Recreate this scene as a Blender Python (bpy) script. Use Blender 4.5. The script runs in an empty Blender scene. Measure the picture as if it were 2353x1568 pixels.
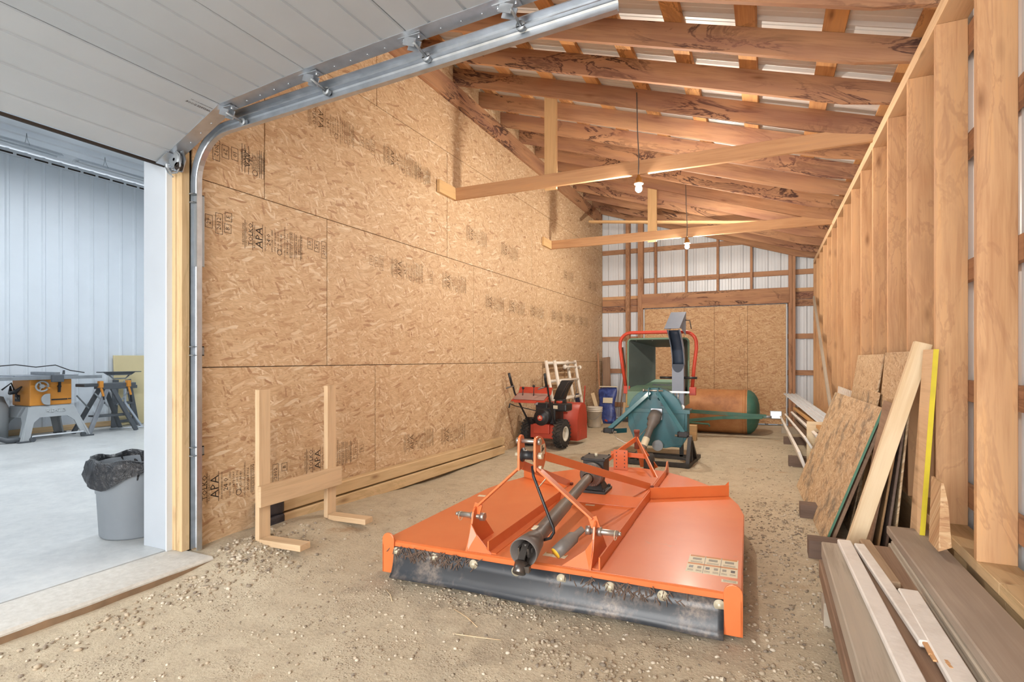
import bpy, bmesh, math, random
from mathutils import Vector, Matrix, noise as mnoise
R = math.radians
scene = bpy.context.scene
COL = scene.collection

# ------------------------------------------------------------------ camera
cam_data = bpy.data.cameras.new('camera')
cam = bpy.data.objects.new('camera', cam_data)
COL.objects.link(cam)
cam.location = (0, 0, 1.31)
cam.rotation_euler = (R(90), 0, R(23.906))
cam_data.sensor_width = 36
cam_data.lens = 18.742
cam_data.shift_x = -0.01636
cam_data.shift_y = 0.01742
cam_data.clip_start = 0.05
scene.camera = cam
scene.cycles.max_bounces = 8
scene.cycles.diffuse_bounces = 3
scene.cycles.glossy_bounces = 3
scene.cycles.use_light_tree = False
scene.cycles.adaptive_threshold = 0.06

# ------------------------------------------------------------------ world + exposure
world = bpy.data.worlds.new('world')
scene.world = world
world.use_nodes = True
bg = world.node_tree.nodes['Background']
bg.inputs[0].default_value = (0.86, 0.93, 1.0, 1)
bg.inputs[1].default_value = 0.9
vs = scene.view_settings
vs.view_transform = 'Standard'
vs.look = 'None'
vs.gamma = 1
vs.use_curve_mapping = False
vs.exposure = 0.5

# ------------------------------------------------------------------ large lights
def area(name, loc, rot, sx, sy, power, color):
    d = bpy.data.lights.new(name, 'AREA')
    d.shape = 'RECTANGLE'; d.size = sx; d.size_y = sy
    d.energy = power; d.color = color
    o = bpy.data.objects.new(name, d); COL.objects.link(o)
    o.location = loc; o.rotation_euler = rot
    return o
# daylight entering through the open near end of the lean-to, behind the camera
area('daylight_open_end', (-1.2, -2.9, 1.7), (R(90), 0, 0), 4.0, 3.0, 290, (1.0, 0.99, 0.97))
BULB_POWER = 108.0
BULB_COLOR = (1.0, 0.91, 0.79)
TUBE_POWER = 46.0

# ------------------------------------------------------------------ helpers
def lin(h):
    h = h.lstrip('#')
    r = []
    for i in (0, 2, 4):
        v = int(h[i:i+2], 16) / 255
        r.append(v/12.92 if v <= .04045 else ((v+.055)/1.055)**2.4)
    return (r[0], r[1], r[2], 1)

def des(h, f=.22, g=1.0):
    c = lin(h); l = .3*c[0]+.55*c[1]+.15*c[2]
    return tuple(min(1, (x*(1-f)+l*f)*g) for x in c[:3]) + (1,)

class MB:
    """collects geometry for one mesh object"""
    def __init__(s): s.v = []; s.f = []; s.s = []
    def add(s, v, f, smooth=False):
        n = len(s.v); s.v += [tuple(p) for p in v]
        for q in f: s.f.append(tuple(i+n for i in q)); s.s.append(smooth)
        return s
    def box(s, lo, hi):
        x0,y0,z0 = lo; x1,y1,z1 = hi
        return s.add([(x0,y0,z0),(x1,y0,z0),(x1,y1,z0),(x0,y1,z0),(x0,y0,z1),(x1,y0,z1),(x1,y1,z1),(x0,y1,z1)],
              [(0,3,2,1),(4,5,6,7),(0,1,5,4),(1,2,6,5),(2,3,7,6),(3,0,4,7)])
    def cbox(s, c, sz, M=None):
        n = len(s.v)
        s.box((-sz[0]/2,-sz[1]/2,-sz[2]/2),(sz[0]/2,sz[1]/2,sz[2]/2))
        c = Vector(c)
        for i in range(n, len(s.v)):
            p = Vector(s.v[i]); p = (M @ p) if M is not None else p
            s.v[i] = tuple(p + c)
        return s
    def bar(s, p0, p1, w, t, up=(0,0,1)):
        """rectangular bar, w along up, t across"""
        p0 = Vector(p0); p1 = Vector(p1); d = (p1-p0); L = d.length; d.normalize()
        u = Vector(up); u = u - d*u.dot(d)
        if u.length < 1e-5: u = Vector((1,0,0)) - d*d.x
        u.normalize(); y = u.cross(d)
        M = Matrix((d, y, u)).transposed()
        return s.cbox((p0+p1)/2, (L, t, w), M)
    def cone(s, p0, p1, r0, r1, n=16, cap=True, smooth=True):
        p0 = Vector(p0); p1 = Vector(p1); d = (p1-p0).normalized()
        a = d.orthogonal().normalized(); b = d.cross(a)
        v = []
        for p, r in ((p0,r0),(p1,r1)):
            for i in range(n):
                t = 2*math.pi*i/n; v.append(p + a*(r*math.cos(t)) + b*(r*math.sin(t)))
        s.add(v, [(i,(i+1)%n,n+(i+1)%n,n+i) for i in range(n)], smooth)
        if cap:
            s.add(v[:n], [tuple(reversed(range(n)))]); s.add(v[n:], [tuple(range(n))])
        return s
    def cyl(s, p0, p1, r, n=16, cap=True): return s.cone(p0, p1, r, r, n, cap)
    def lathe(s, prof, p0, axis, n=24, smooth=True):
        """prof: (distance along axis, radius)"""
        p0 = Vector(p0); d = Vector(axis).normalized(); a = d.orthogonal().normalized(); b = d.cross(a)
        v = []
        for t, r in prof:
            for i in range(n):
                q = 2*math.pi*i/n; v.append(p0 + d*t + a*(r*math.cos(q)) + b*(r*math.sin(q)))
        f = []
        for k in range(len(prof)-1):
            for i in range(n):
                j = (i+1)%n; f.append((k*n+i, k*n+j, (k+1)*n+j, (k+1)*n+i))
        return s.add(v, f, smooth)
    def tube(s, pts, r, n=8, cap=True):
        pts = [Vector(p) for p in pts]; m = len(pts); v = []
        up = None
        for k, p in enumerate(pts):
            d = (pts[min(k+1,m-1)] - pts[max(k-1,0)]).normalized()
            if up is None: up = d.orthogonal().normalized()
            a = (up - d*up.dot(d)).normalized(); up = a; b = d.cross(a)
            rr = r[k] if isinstance(r, (list, tuple)) else r
            for i in range(n):
                t = 2*math.pi*i/n; v.append(p + a*(rr*math.cos(t)) + b*(rr*math.sin(t)))
        f = [(k*n+i, k*n+(i+1)%n, (k+1)*n+(i+1)%n, (k+1)*n+i) for k in range(m-1) for i in range(n)]
        s.add(v, f, True)
        if cap: s.add(v[:n], [tuple(reversed(range(n)))]); s.add(v[-n:], [tuple(range(n))])
        return s
    def prism(s, poly, vec, smooth=False):
        """polygon (3D points) extruded by vec"""
        vec = Vector(vec); a = [Vector(p) for p in poly]; n = len(a)
        b = [p+vec for p in a]
        nrm = Vector((0,0,0))
        for i in range(n): nrm += a[i].cross(a[(i+1)%n])
        if nrm.dot(vec) > 0: a, b = b, a
        s.add(a+b, [tuple(range(n)), tuple(reversed(range(n,2*n)))])
        s.add(a+b, [(i, n+i, n+(i+1)%n, (i+1)%n) for i in range(n)], smooth)
        return s
    def loft(s, rings, smooth=True, cap=True, closed=True):
        n = len(rings[0]); v = [p for r in rings for p in r]; f = []
        for k in range(len(rings)-1):
            for i in range(n if closed else n-1):
                j = (i+1)%n; f.append((k*n+i, k*n+j, (k+1)*n+j, (k+1)*n+i))
        s.add(v, f, smooth)
        if cap and closed:
            s.add(rings[0], [tuple(reversed(range(n)))]); s.add(rings[-1], [tuple(range(n))])
        return s
    def sphere(s, c, r, nu=16, nv=10, sc=(1,1,1)):
        v = []; c = Vector(c)
        for j in range(nv+1):
            a = math.pi*j/nv
            for i in range(nu):
                b = 2*math.pi*i/nu
                v.append((c.x+r*sc[0]*math.sin(a)*math.cos(b), c.y+r*sc[1]*math.sin(a)*math.sin(b), c.z-r*sc[2]*math.cos(a)))
        f = [(j*nu+i, j*nu+(i+1)%nu, (j+1)*nu+(i+1)%nu, (j+1)*nu+i) for j in range(nv) for i in range(nu)]
        return s.add(v, f, True)
    def mesh(s, name):
        m = bpy.data.meshes.new(name); m.from_pydata(s.v, [], s.f)
        m.polygons.foreach_set('use_smooth', s.s); m.update(); return m
    def build(s, name, mat, parent=None, bevel=0, weld=False, fix=True):
        m = s.mesh(name)
        if fix or weld:
            b = bmesh.new(); b.from_mesh(m)
            bmesh.ops.remove_doubles(b, verts=b.verts, dist=1e-5)
            bmesh.ops.recalc_face_normals(b, faces=b.faces)
            b.to_mesh(m); b.free()
        o = bpy.data.objects.new(name, m); COL.objects.link(o)
        m.materials.append(mat)
        if parent: o.parent = parent
        if bevel:
            md = o.modifiers.new('bevel', 'BEVEL'); md.width = bevel; md.segments = 2; md.limit_method = 'ANGLE'
        return o

def tag(o, label=None, cat=None, group=None, kind=None):
    if label: o['label'] = label
    if cat: o['category'] = cat
    if group: o['group'] = group
    if kind: o['kind'] = kind
    return o
def thing(name, label, cat, loc=(0,0,0), rotz=0, group=None):
    o = bpy.data.objects.new(name, None); COL.objects.link(o)
    o.empty_display_size = .1
    o.location = loc; o.rotation_euler = (0,0,rotz)
    return tag(o, label, cat, group)
_unit = {}
def board(name, p0, p1, w, t, mat, parent=None, up=(0,0,1), bevel=.002):
    """timber with grain along local X; w = size along 'up', t = across"""
    p0 = Vector(p0); p1 = Vector(p1); d = p1-p0; L = d.length; d.normalize()
    u = Vector(up); u = u - d*u.dot(d); u.normalize(); y = u.cross(d)
    key = (round(L,4), round(w,4), round(t,4), mat.name)
    m = _unit.get(key)
    if m is None:
        b = bmesh.new(); bmesh.ops.create_cube(b, size=1)
        bmesh.ops.scale(b, verts=b.verts, vec=(L, t, w))
        if bevel: bmesh.ops.bevel(b, geom=list(b.edges), offset=min(bevel, t*.2), segments=1, affect='EDGES')
        m = bpy.data.meshes.new(name); b.to_mesh(m); b.free(); m.materials.append(mat); _unit[key] = m
    o = bpy.data.objects.new(name, m); COL.objects.link(o)
    if parent: o.parent = parent
    M = Matrix((d, y, u)).transposed().to_4x4(); M.translation = (p0+p1)/2
    o.matrix_basis = M
    return o

# ------------------------------------------------------------------ materials
class NT:
    def __init__(s, name):
        s.m = bpy.data.materials.new(name); s.m.use_nodes = True
        s.t = s.m.node_tree; s.b = s.t.nodes['Principled BSDF']; s.out = s.t.nodes['Material Output']
    def n(s, typ, props=None, **ins):
        nd = s.t.nodes.new(typ)
        for k, v in (props or {}).items(): setattr(nd, k, v)
        for k, v in ins.items():
            k2 = int(k[1:]) if k[0] == '_' and k[1:].isdigit() else k.replace('__', ' ')
            s.set(nd.inputs[k2], v)
        return nd
    def set(s, sock, v):
        if isinstance(v, bpy.types.NodeSocket): s.t.links.new(v, sock)
        elif isinstance(v, bpy.types.Node): s.t.links.new(v.outputs[0], sock)
        else: sock.default_value = v
    def bs(s, **k):
        for a, v in k.items(): s.set(s.b.inputs[a.replace('__', ' ')], v)
        return s
    def coords(s, scale=(1,1,1), rnd=True, which='Object', rot=(0,0,0)):
        tc = s.n('ShaderNodeTexCoord'); src = tc.outputs[which]
        if rnd:
            oi = s.n('ShaderNodeObjectInfo')
            mu = s.n('ShaderNodeVectorMath', {'operation':'SCALE'}); mu.inputs[0].default_value = (37.3, 19.1, 53.7)
            s.t.links.new(oi.outputs['Random'], mu.inputs['Scale'])
            ad = s.n('ShaderNodeVectorMath', {'operation':'ADD'}, _0=src, _1=mu.outputs[0]); src = ad.outputs[0]
        return s.n('ShaderNodeMapping', None, Vector=src, Scale=scale, Rotation=rot).outputs[0]
    def noise(s, vec, scale=5, detail=4, rough=.55, dist=0):
        return s.n('ShaderNodeTexNoise', None, Vector=vec, Scale=scale, Detail=detail, Roughness=rough, Distortion=dist)
    def ramp(s, fac, stops, interp='LINEAR'):
        r = s.n('ShaderNodeValToRGB', None, Fac=fac); cr = r.color_ramp; cr.interpolation = interp
        while len(cr.elements) < len(stops): cr.elements.new(.5)
        for e, (p, c) in zip(cr.elements, stops): e.position = p; e.color = c if len(c) == 4 else (*c, 1)
        return r.outputs[0]
    def mix(s, fac, a, b, mode='MIX'):
        m = s.n('ShaderNodeMix', {'data_type':'RGBA', 'blend_type':mode})
        s.set(m.inputs[0], fac); s.set(m.inputs[6], a); s.set(m.inputs[7], b)
        return m.outputs[2]
    def math(s, op, a, b=0.0, c=None):
        m = s.n('ShaderNodeMath', {'operation':op}, _0=a, _1=b)
        if c is not None: s.set(m.inputs[2], c)
        return m.outputs[0]
    def bump(s, h, strength=.3, dist=.01):
        b = s.n('ShaderNodeBump', None, Height=h, Strength=strength, Distance=dist)
        s.set(s.b.inputs['Normal'], b.outputs[0]); return s

BW = [(0,(0,0,0,1)),(1,(1,1,1,1))]
def plain(name, col, rough=.5, metal=0.0, var=.12, scale=8, bump=0.0, coat=0.0, dirt=None):
    k = NT(name); c = lin(col) if isinstance(col, str) else col
    v = k.coords(); n = k.noise(v, scale, 5)
    lo = tuple(x*(1-var) for x in c[:3]); hi = tuple(min(1, x*(1+var)) for x in c[:3])
    cc = k.ramp(n.outputs[0], [(.3, lo), (.7, hi)])
    if dirt:
        n2 = k.noise(v, 3.1, 7, .65)
        cc = k.mix(k.ramp(n2.outputs[0], [(.5, (0,0,0)), (.68, (dirt[1],)*3)]), cc, lin(dirt[0]))
    k.bs(Base__Color=cc, Metallic=metal, Roughness=k.ramp(n.outputs[0], [(.2, (rough*.85,)*3), (.8, (min(1,rough*1.15),)*3)]))
    if coat: k.bs(Coat__Weight=coat, Coat__Roughness=.15)
    if bump: k.bump(k.noise(v, scale*6, 3).outputs[0], bump, .005)
    return k.m

def wood(name, light, dark, stain=0.0, staincol='#5a3f36', rough=.72, knots=True, grey=0.0, grain=1.0):
    k = NT(name); v = k.coords()
    st = k.n('ShaderNodeMapping', None, Vector=v, Scale=(1.1, 16, 16)).outputs[0]
    g1 = k.noise(st, 1.6, 6, .6, .6); g2 = k.noise(k.n('ShaderNodeMapping', None, Vector=v, Scale=(3, 90, 90)).outputs[0], 1.5, 3)
    low = k.noise(k.n('ShaderNodeMapping', None, Vector=v, Scale=(.8, 2.5, 2.5)).outputs[0], 1.4, 3)
    f = k.math('ADD', k.math('MULTIPLY', g1.outputs[0], .55*grain), k.math('ADD', k.math('MULTIPLY', g2.outputs[0], .2*grain), k.math('MULTIPLY', low.outputs[0], .45)))
    c = k.ramp(f, [(.38, des(dark)), (.62, des(light)), (.8, des(light, .15, 1.08))])
    if knots:
        vo = k.n('ShaderNodeTexVoronoi', None, Vector=k.n('ShaderNodeMapping', None, Vector=v, Scale=(2.2, 7, 7)).outputs[0], Scale=.9)
        c = k.mix(k.ramp(vo.outputs['Distance'], [(.04, (.6,)*3), (.10, (.25,)*3), (.17, (0,0,0))]), c, lin('#6b4326'))
    if stain:
        nd = k.noise(k.n('ShaderNodeMapping', None, Vector=v, Scale=(1.3, 5, 5)).outputs[0], 1.0, 5, .62, 1.2)
        band = k.math('ABSOLUTE', k.math('SUBTRACT', nd.outputs[0], .53))
        line = k.ramp(band, [(.0, (1,1,1)), (.012, (.8,)*3), (.03, (0,0,0))])
        patch = k.ramp(nd.outputs[0], [(.56, (0,0,0)), (.62, (.75,)*3), (.7, (.35,)*3)])
        reg = k.ramp(k.noise(k.n('ShaderNodeMapping', None, Vector=v, Scale=(.55, 1.2, 1.2)).outputs[0], 1.0, 2).outputs[0], [(.45, (0,0,0)), (.56, (1,1,1))])
        both = k.math('MINIMUM', k.math('MAXIMUM', line, k.math('MULTIPLY', patch, .8)), 1.0)
        c = k.mix(k.math('MULTIPLY', k.math('MULTIPLY', both, reg), stain), c, lin(staincol))
        tint = k.ramp(k.noise(k.n('ShaderNodeMapping', None, Vector=v, Scale=(.5, 4, 4)).outputs[0], 1.3, 3).outputs[0], [(.45, (0,0,0)), (.65, (.5*stain,)*3)])
        c = k.mix(tint, c, lin('#8a5f55'))
    if grey:
        c = k.mix(k.ramp(k.noise(st, .7, 5, .6).outputs[0], [(.4, (grey,)*3), (.7, (grey*.4,)*3)]), c, lin('#8c8378'))
    k.bs(Base__Color=c, Roughness=rough)
    k.b.inputs['Specular IOR Level'].default_value = .25
    k.bump(f, .25, .003)
    return k.m

def osb(name, stops, flake=1.0, worn=0.0):
    k = NT(name); v3 = k.coords()
    sp = k.n('ShaderNodeSeparateXYZ', None, Vector=v3)
    v = k.n('ShaderNodeCombineXYZ', None, X=sp.outputs[0], Y=k.math('ADD', sp.outputs[2], sp.outputs[1])).outputs[0]
    D2 = {'noise_dimensions':'2D'}
    warp = k.n('ShaderNodeTexNoise', D2, Vector=v, Scale=3.5, Detail=1); wv = k.n('ShaderNodeVectorMath', {'operation':'MULTIPLY_ADD'}, _0=warp.outputs['Color'], _1=(.09,.09,0), _2=v).outputs[0]
    col = None
    for i, (ang, sx, sz, th) in enumerate(((8, 9, 44, 0), (-32, 10, 52, .42), (28, 9.5, 47, .5), (70, 13, 55, .66), (-12, 8, 40, .6))):
        mp = k.n('ShaderNodeMapping', None, Vector=wv, Rotation=(0, 0, R(ang)), Location=(i*3.3, i*7.1, 0)).outputs[0]
        mp = k.n('ShaderNodeMapping', None, Vector=mp, Scale=(sx/flake, sz/flake, 1)).outputs[0]
        vo = k.n('ShaderNodeTexVoronoi', {'voronoi_dimensions':'2D'}, Vector=mp, Scale=1.0, Randomness=1.0)
        sep = k.n('ShaderNodeSeparateColor', None, Color=vo.outputs['Color'])
        c = k.ramp(sep.outputs[0], stops)
        ed = k.ramp(vo.outputs['Distance'], [(.35, (0,0,0)), (.75, (.28,)*3)])
        c = k.mix(ed, c, des('#a5763f'))
        if col is None: col = c
        else:
            m = k.ramp(sep.outputs[1], [(th, (0,0,0)), (th+.02, (1,1,1))])
            inside = k.ramp(vo.outputs['Distance'], [(.62, (1,1,1)), (.68, (0,0,0))])
            m = k.math('MULTIPLY', m, inside); col = k.mix(m, col, c)
    fine = k.n('ShaderNodeTexNoise', D2, Vector=k.n('ShaderNodeMapping', None, Vector=wv, Scale=(14, 90, 1)).outputs[0], Scale=1.5, Detail=3)
    col = k.mix(.22, col, k.ramp(fine.outputs[0], [(.3, des('#9c6d3e')), (.7, des('#ecc994'))]))
    if worn:
        wn = k.n('ShaderNodeTexNoise', D2, Vector=v, Scale=4, Detail=6, Roughness=.68); col = k.mix(k.ramp(wn.outputs[0], [(.5, (0,0,0)), (.66, (worn,)*3)]), col, lin('#6f665c'))
    k.bs(Base__Color=col, Roughness=.62)
    k.b.inputs['Specular IOR Level'].default_value = .3
    k.bump(fine.outputs[0], .3, .003)
    return k.m

OSB_STOPS = [(.0, des('#b37d4a', .3)), (.08, des('#cb9a61', .3)), (.3, des('#d6aa70', .3)), (.7, des('#deb57d', .3)), (.92, des('#e8c796', .3)), (1, des('#f0d8b0', .3))]
OSB_OLD = [(.0, des('#a37c50')), (.2, des('#c39b68')), (.6, des('#d3b080')), (1, des('#e0c69b'))]
M = {}
M['osb'] = osb('osb_flakes', OSB_STOPS, .85)
M['osb_fine'] = osb('osb_flakes_door', [(.0, des('#b2763c')), (.3, des('#cf9a5e')), (.7, des('#d8a96d')), (1, des('#e4bd86'))], .8)
M['osb_worn'] = osb('osb_flakes_worn', OSB_OLD, .75, .75)
M['osb_pale'] = osb('osb_flakes_pale', OSB_OLD, .6, .12)
M['stud'] = wood('fir_stud', '#dda669', '#c08448', stain=.22, staincol='#7d4a3a')
M['plate'] = wood('fir_plate', '#e6bd88', '#cf9d62')
M['rafter'] = wood('stained_rafter', '#bd8757', '#935f3a', stain=1.0, staincol='#46302c')
M['purlin'] = wood('pine_purlin', '#dc9c4d', '#b97532', stain=.5, staincol='#4f2f1c')
M['tie'] = wood('tie_beam', '#cf9a62', '#b98048', knots=False)
M['hanger'] = wood('hanger_board', '#e2b570', '#cf9c58', knots=False)
M['girt'] = wood('girt_wood', '#c08a5c', '#9c6741', stain=.4, staincol='#53341f')
M['pine'] = wood('fresh_pine', '#ecd3a6', '#dcb982', knots=True, grain=.8)
M['treated'] = wood('treated_timber', '#dcb87f', '#bd9558', stain=.2, staincol='#7d6a35')
M['grey'] = wood('weathered_plank', '#c0b19b', '#9a8973', knots=False, grey=.25, grain=1.2)
M['brown'] = wood('brown_plank', '#ab8869', '#87664d', knots=False, grain=.8)
M['taupe'] = wood('dusty_plank', '#bfae9a', '#a3907d', knots=False, grain=.5)
M['darkblock'] = wood('dark_block', '#7c6557', '#57463b', knots=False)
M['whiteboard'] = plain('flaking_white_paint', '#ece8e2', .6, 0, .05, 9, .2, dirt=('#8d7c6a', .3))
M['black_gap'] = plain('dark_gap', '#2a211b', .9)
M['siding'] = plain('white_siding', '#dfe3e8', .38, .0, .03, 3)
M['roofmetal'] = plain('white_roof_metal', '#dcdad8', .45, .0, .03, 3)
M['shopwall'] = plain('shop_wall_panel', '#dbe3ea', .4, .0, .02, 3)
M['shopceil'] = plain('shop_ceiling_panel', '#e4e9ee', .45, .0, .02, 3)
M['galv'] = plain('galvanised_steel', '#b9bfc6', .34, .85, .12, 14)
M['galv_dull'] = plain('dull_galvanised', '#9aa0a5', .5, .6, .12, 10)
M['doorskin'] = plain('door_skin', '#a3abb2', .5, 0, .03, 4, .05)
M['white'] = plain('white_paint', '#d3d9df', .45, 0, .03, 4)
M['standwood'] = wood('stand_pine', '#dcb888', '#c29a68')
M['jamb'] = plain('jamb_paint', '#b5bcc4', .5, 0, .03, 4)
M['ink'] = plain('black_ink', '#2f241c', .8, 0, .25, 30)
M['ink_soft'] = plain('faded_ink', '#5f4629', .8, 0, .25, 30)
# ================================================================== SETTING
def S(x): x = max(0, min(1, x)); return x*x*(3-2*x)
def zfloor(x, y):
    m = S((-2.35-x)/.8)
    z = .105*m*S((5.2-y)/2.4)
    if y < 2.5: z = z*S((y-1.9)/.6) + .05*S((-2.6-x)/.5)*(1-S((y-1.9)/.6))
    z += .03*S((-2.6-x)/.6)*S((y-6.2)/.9)*S((9.5-y)/1.5)
    n = mnoise.noise(Vector((x*1.1, y*1.1, 0)))*.014 + mnoise.noise(Vector((x*4.3, y*4.3, 3)))*.010 + mnoise.noise(Vector((x*13, y*13, 7)))*.003
    return z + n*.8
# ---- dirt floor
k = NT('packed_dirt'); v = k.coords(rnd=False)
n1 = k.noise(v, .8, 6, .6); n2 = k.noise(v, 9, 5, .7); n3 = k.noise(v, 60, 4, .7)
c = k.ramp(n1.outputs[0], [(.3, lin('#b2a68e')), (.5, lin('#c6baa1')), (.7, lin('#d2c8b0'))])
c = k.mix(.55, c, k.ramp(n2.outputs[0], [(.28, lin('#96897a')), (.5, lin('#c3b69f')), (.72, lin('#d7cdb6'))]))
c = k.mix(.25, c, k.ramp(n3.outputs[0], [(.3, lin('#7a6e60')), (.5, lin('#bcad96')), (.75, lin('#d9cfba'))]))
rust = k.ramp(k.noise(v, 2.3, 5, .6).outputs[0], [(.62, (0,0,0)), (.74, (.6,)*3)])
c = k.mix(rust, c, lin('#9a7148'))
pv = k.n('ShaderNodeTexVoronoi', None, Vector=v, Scale=70)
peb = k.ramp(pv.outputs['Distance'], [(.18, (1,1,1)), (.4, (0,0,0))])
pm = k.math('MULTIPLY', peb, k.ramp(k.noise(v, 3.3, 4).outputs[0], [(.48, (0,0,0)), (.62, (.7,)*3)]))
c = k.mix(pm, c, k.ramp(k.n('ShaderNodeSeparateColor', None, Color=pv.outputs['Color']).outputs[0], [(0, lin('#7a6a5a')), (.5, lin('#b3a188')), (1, lin('#d9cdb8'))]))
k.bs(Base__Color=c, Roughness=.95); k.b.inputs['Specular IOR Level'].default_value = .15
k.bump(k.math('ADD', k.math('MULTIPLY', n2.outputs[0], .6), k.math('ADD', k.math('MULTIPLY', n3.outputs[0], .35), k.math('MULTIPLY', pm, .5))), .6, .022)
M['dirt'] = k.m
mb = MB(); nx, ny = 74, 250; X0, X1, Y0, Y1 = -3.42, 1.02, -3.2, 11.62
vv = [(X0+(X1-X0)*i/nx, Y0+(Y1-Y0)*j/ny, 0) for j in range(ny+1) for i in range(nx+1)]
vv = [(x, y, zfloor(x, y)) for x, y, _ in vv]
mb.add(vv, [(j*(nx+1)+i, j*(nx+1)+i+1, (j+1)*(nx+1)+i+1, (j+1)*(nx+1)+i) for j in range(ny) for i in range(nx)], True)
floor = tag(mb.build('floor', M['dirt'], fix=False), 'packed tan dirt and gravel floor of the lean-to', kind='structure')
# ---- outside ground
mb = MB(); mb.add([(-14,11.7,-.05),(8,11.7,-.05),(8,30,-.05),(-14,30,-.05)], [(0,1,2,3)]); mb.add([(-14,-14,-.05),(8,-14,-.05),(8,-3.2,-.05),(-14,-3.2,-.05)], [(0,1,2,3)])
tag(mb.build('floor_outside', M['dirt'], fix=False), 'bare ground outside the barn ends', kind='structure')
# ---- loose gravel (uncountable)
rnd = random.Random(5)
ico = []
b = bmesh.new(); bmesh.ops.create_icosphere(b, subdivisions=1, radius=1); iv = [v_.co.copy() for v_ in b.verts]; b.verts.index_update(); ifc = [tuple(v_.index for v_ in f.verts) for f in b.faces]; b.free()
def pebbles(mb, n, place, r0, r1):
    for _ in range(n):
        p = place()
        if p is None: continue
        x, y = p; r = r0 + (r1-r0)*rnd.random()**2.2
        a = rnd.random()*6.28; sx, sy, sz = r*rnd.uniform(.8,1.3), r*rnd.uniform(.6,1), r*rnd.uniform(.4,.7)
        z = zfloor(x, y) + sz*.25; ca, sa = math.cos(a), math.sin(a)
        mb.add([(x+(q.x*sx*ca-q.y*sy*sa), y+(q.x*sx*sa+q.y*sy*ca), z+q.z*sz) for q in iv], ifc, True)
def rect(x0, x1, y0, y1): return lambda: (rnd.uniform(x0,x1), rnd.uniform(y0,y1))
def blob(cx, cy, sx, sy): return lambda: (rnd.gauss(cx, sx), rnd.gauss(cy, sy))
k = NT('gravel_stone'); v = k.coords(rnd=False)
vo = k.n('ShaderNodeTexVoronoi', None, Vector=v, Scale=30)
c = k.ramp(k.n('ShaderNodeSeparateColor', None, Color=vo.outputs['Color']).outputs[0], [(0, lin('#85796b')), (.35, lin('#a3947f')), (.7, lin('#bbab94')), (1, lin('#d2c8b6'))])
k.bs(Base__Color=c, Roughness=.85); M['stone'] = k.m
def ok(f):
    def g():
        p = f()
        if p[0] < -3.02 and p[1] < 2.22: return None
        if p[0] < -3.2 or p[0] > .95 or p[1] > 11.4: return None
        return p
    return g
mb = MB()
pebbles(mb, 1500, ok(lambda: (rnd.gauss(.14,.17), rnd.uniform(1.3,5.4))), .005, .016)
pebbles(mb, 600, ok(lambda: (rnd.gauss(.1,.22), 4.2+4.5*rnd.random()**1.6)), .005, .013)
pebbles(mb, 420, ok(blob(-3.0, 2.42, .18, .18)), .006, .02)
pebbles(mb, 380, ok(blob(-2.92, 1.95, .10, .40)), .006, .018)
pebbles(mb, 420, ok(blob(-1.35, 2.50, .32, .05)), .004, .012)
pebbles(mb, 260, ok(blob(-.05, 2.05, .07, .16)), .007, .02)
pebbles(mb, 200, ok(blob(-.62, 2.2, .22, .1)), .006, .016)
pebbles(mb, 300, ok(blob(-2.4, 3.6, .18, .5)), .004, .01)
pebbles(mb, 2200, ok(rect(-3.0, .3, 1.0, 2.6)), .003, .012)
pebbles(mb, 1300, ok(rect(-3.0, .3, 2.6, 8)), .003, .010)
tag(mb.build('gravel', M['stone'], fix=False), 'loose grey and tan pebbles scattered over the dirt floor', 'gravel', kind='stuff')
# ---- straw stalks on the dirt
for i, (x0, y0, x1, y1, lb) in enumerate(((-1.48,2.38,-1.28,2.27,'long dry straw stalk on the dirt left of the mower shadow'), (-1.97,2.44,-1.84,2.33,'bent dry straw stalk near the mower left skirt end'), (-1.35,2.16,-1.12,2.21,'pale straw stalk lying in front of the orange mower'))):
    mb = MB(); mb.tube([(x0,y0,zfloor(x0,y0)+.004), ((x0+x1)/2+.01,(y0+y1)/2,zfloor((x0+x1)/2,(y0+y1)/2)+.008), (x1,y1,zfloor(x1,y1)+.004)], .0022, 5)
    tag(mb.build('straw', M['pine']), lb, 'straw', 'straw on the dirt floor')

# ---- corrugated sheet
def ribbed(mb, o, u, vdir, W, L, pitch, h, nrm, t0=0, rw=.022, sub=True):
    """sheet from o, W along u, L along vdir, ribs run along vdir"""
    o = Vector(o); u = Vector(u); vdir = Vector(vdir); nrm = Vector(nrm)
    prof = [(0,0)]; x = t0 + pitch/2
    while x < W - rw*2:
        prof += [(x-rw*1.6,0),(x-rw*.7,h),(x+rw*.7,h),(x+rw*1.6,0)]
        if sub and x + pitch*.66 < W:
            for q in (.36, .64): prof += [(x+pitch*q-.006,0),(x+pitch*q,h*.18),(x+pitch*q+.006,0)]
        x += pitch
    prof.append((W,0))
    a = [o+u*p+nrm*q for p,q in prof]; b_ = [p+vdir*L for p in a]; n = len(a)
    mb.add(a+b_, [(i,i+1,n+i+1,n+i) for i in range(n-1)])
    return mb
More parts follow.
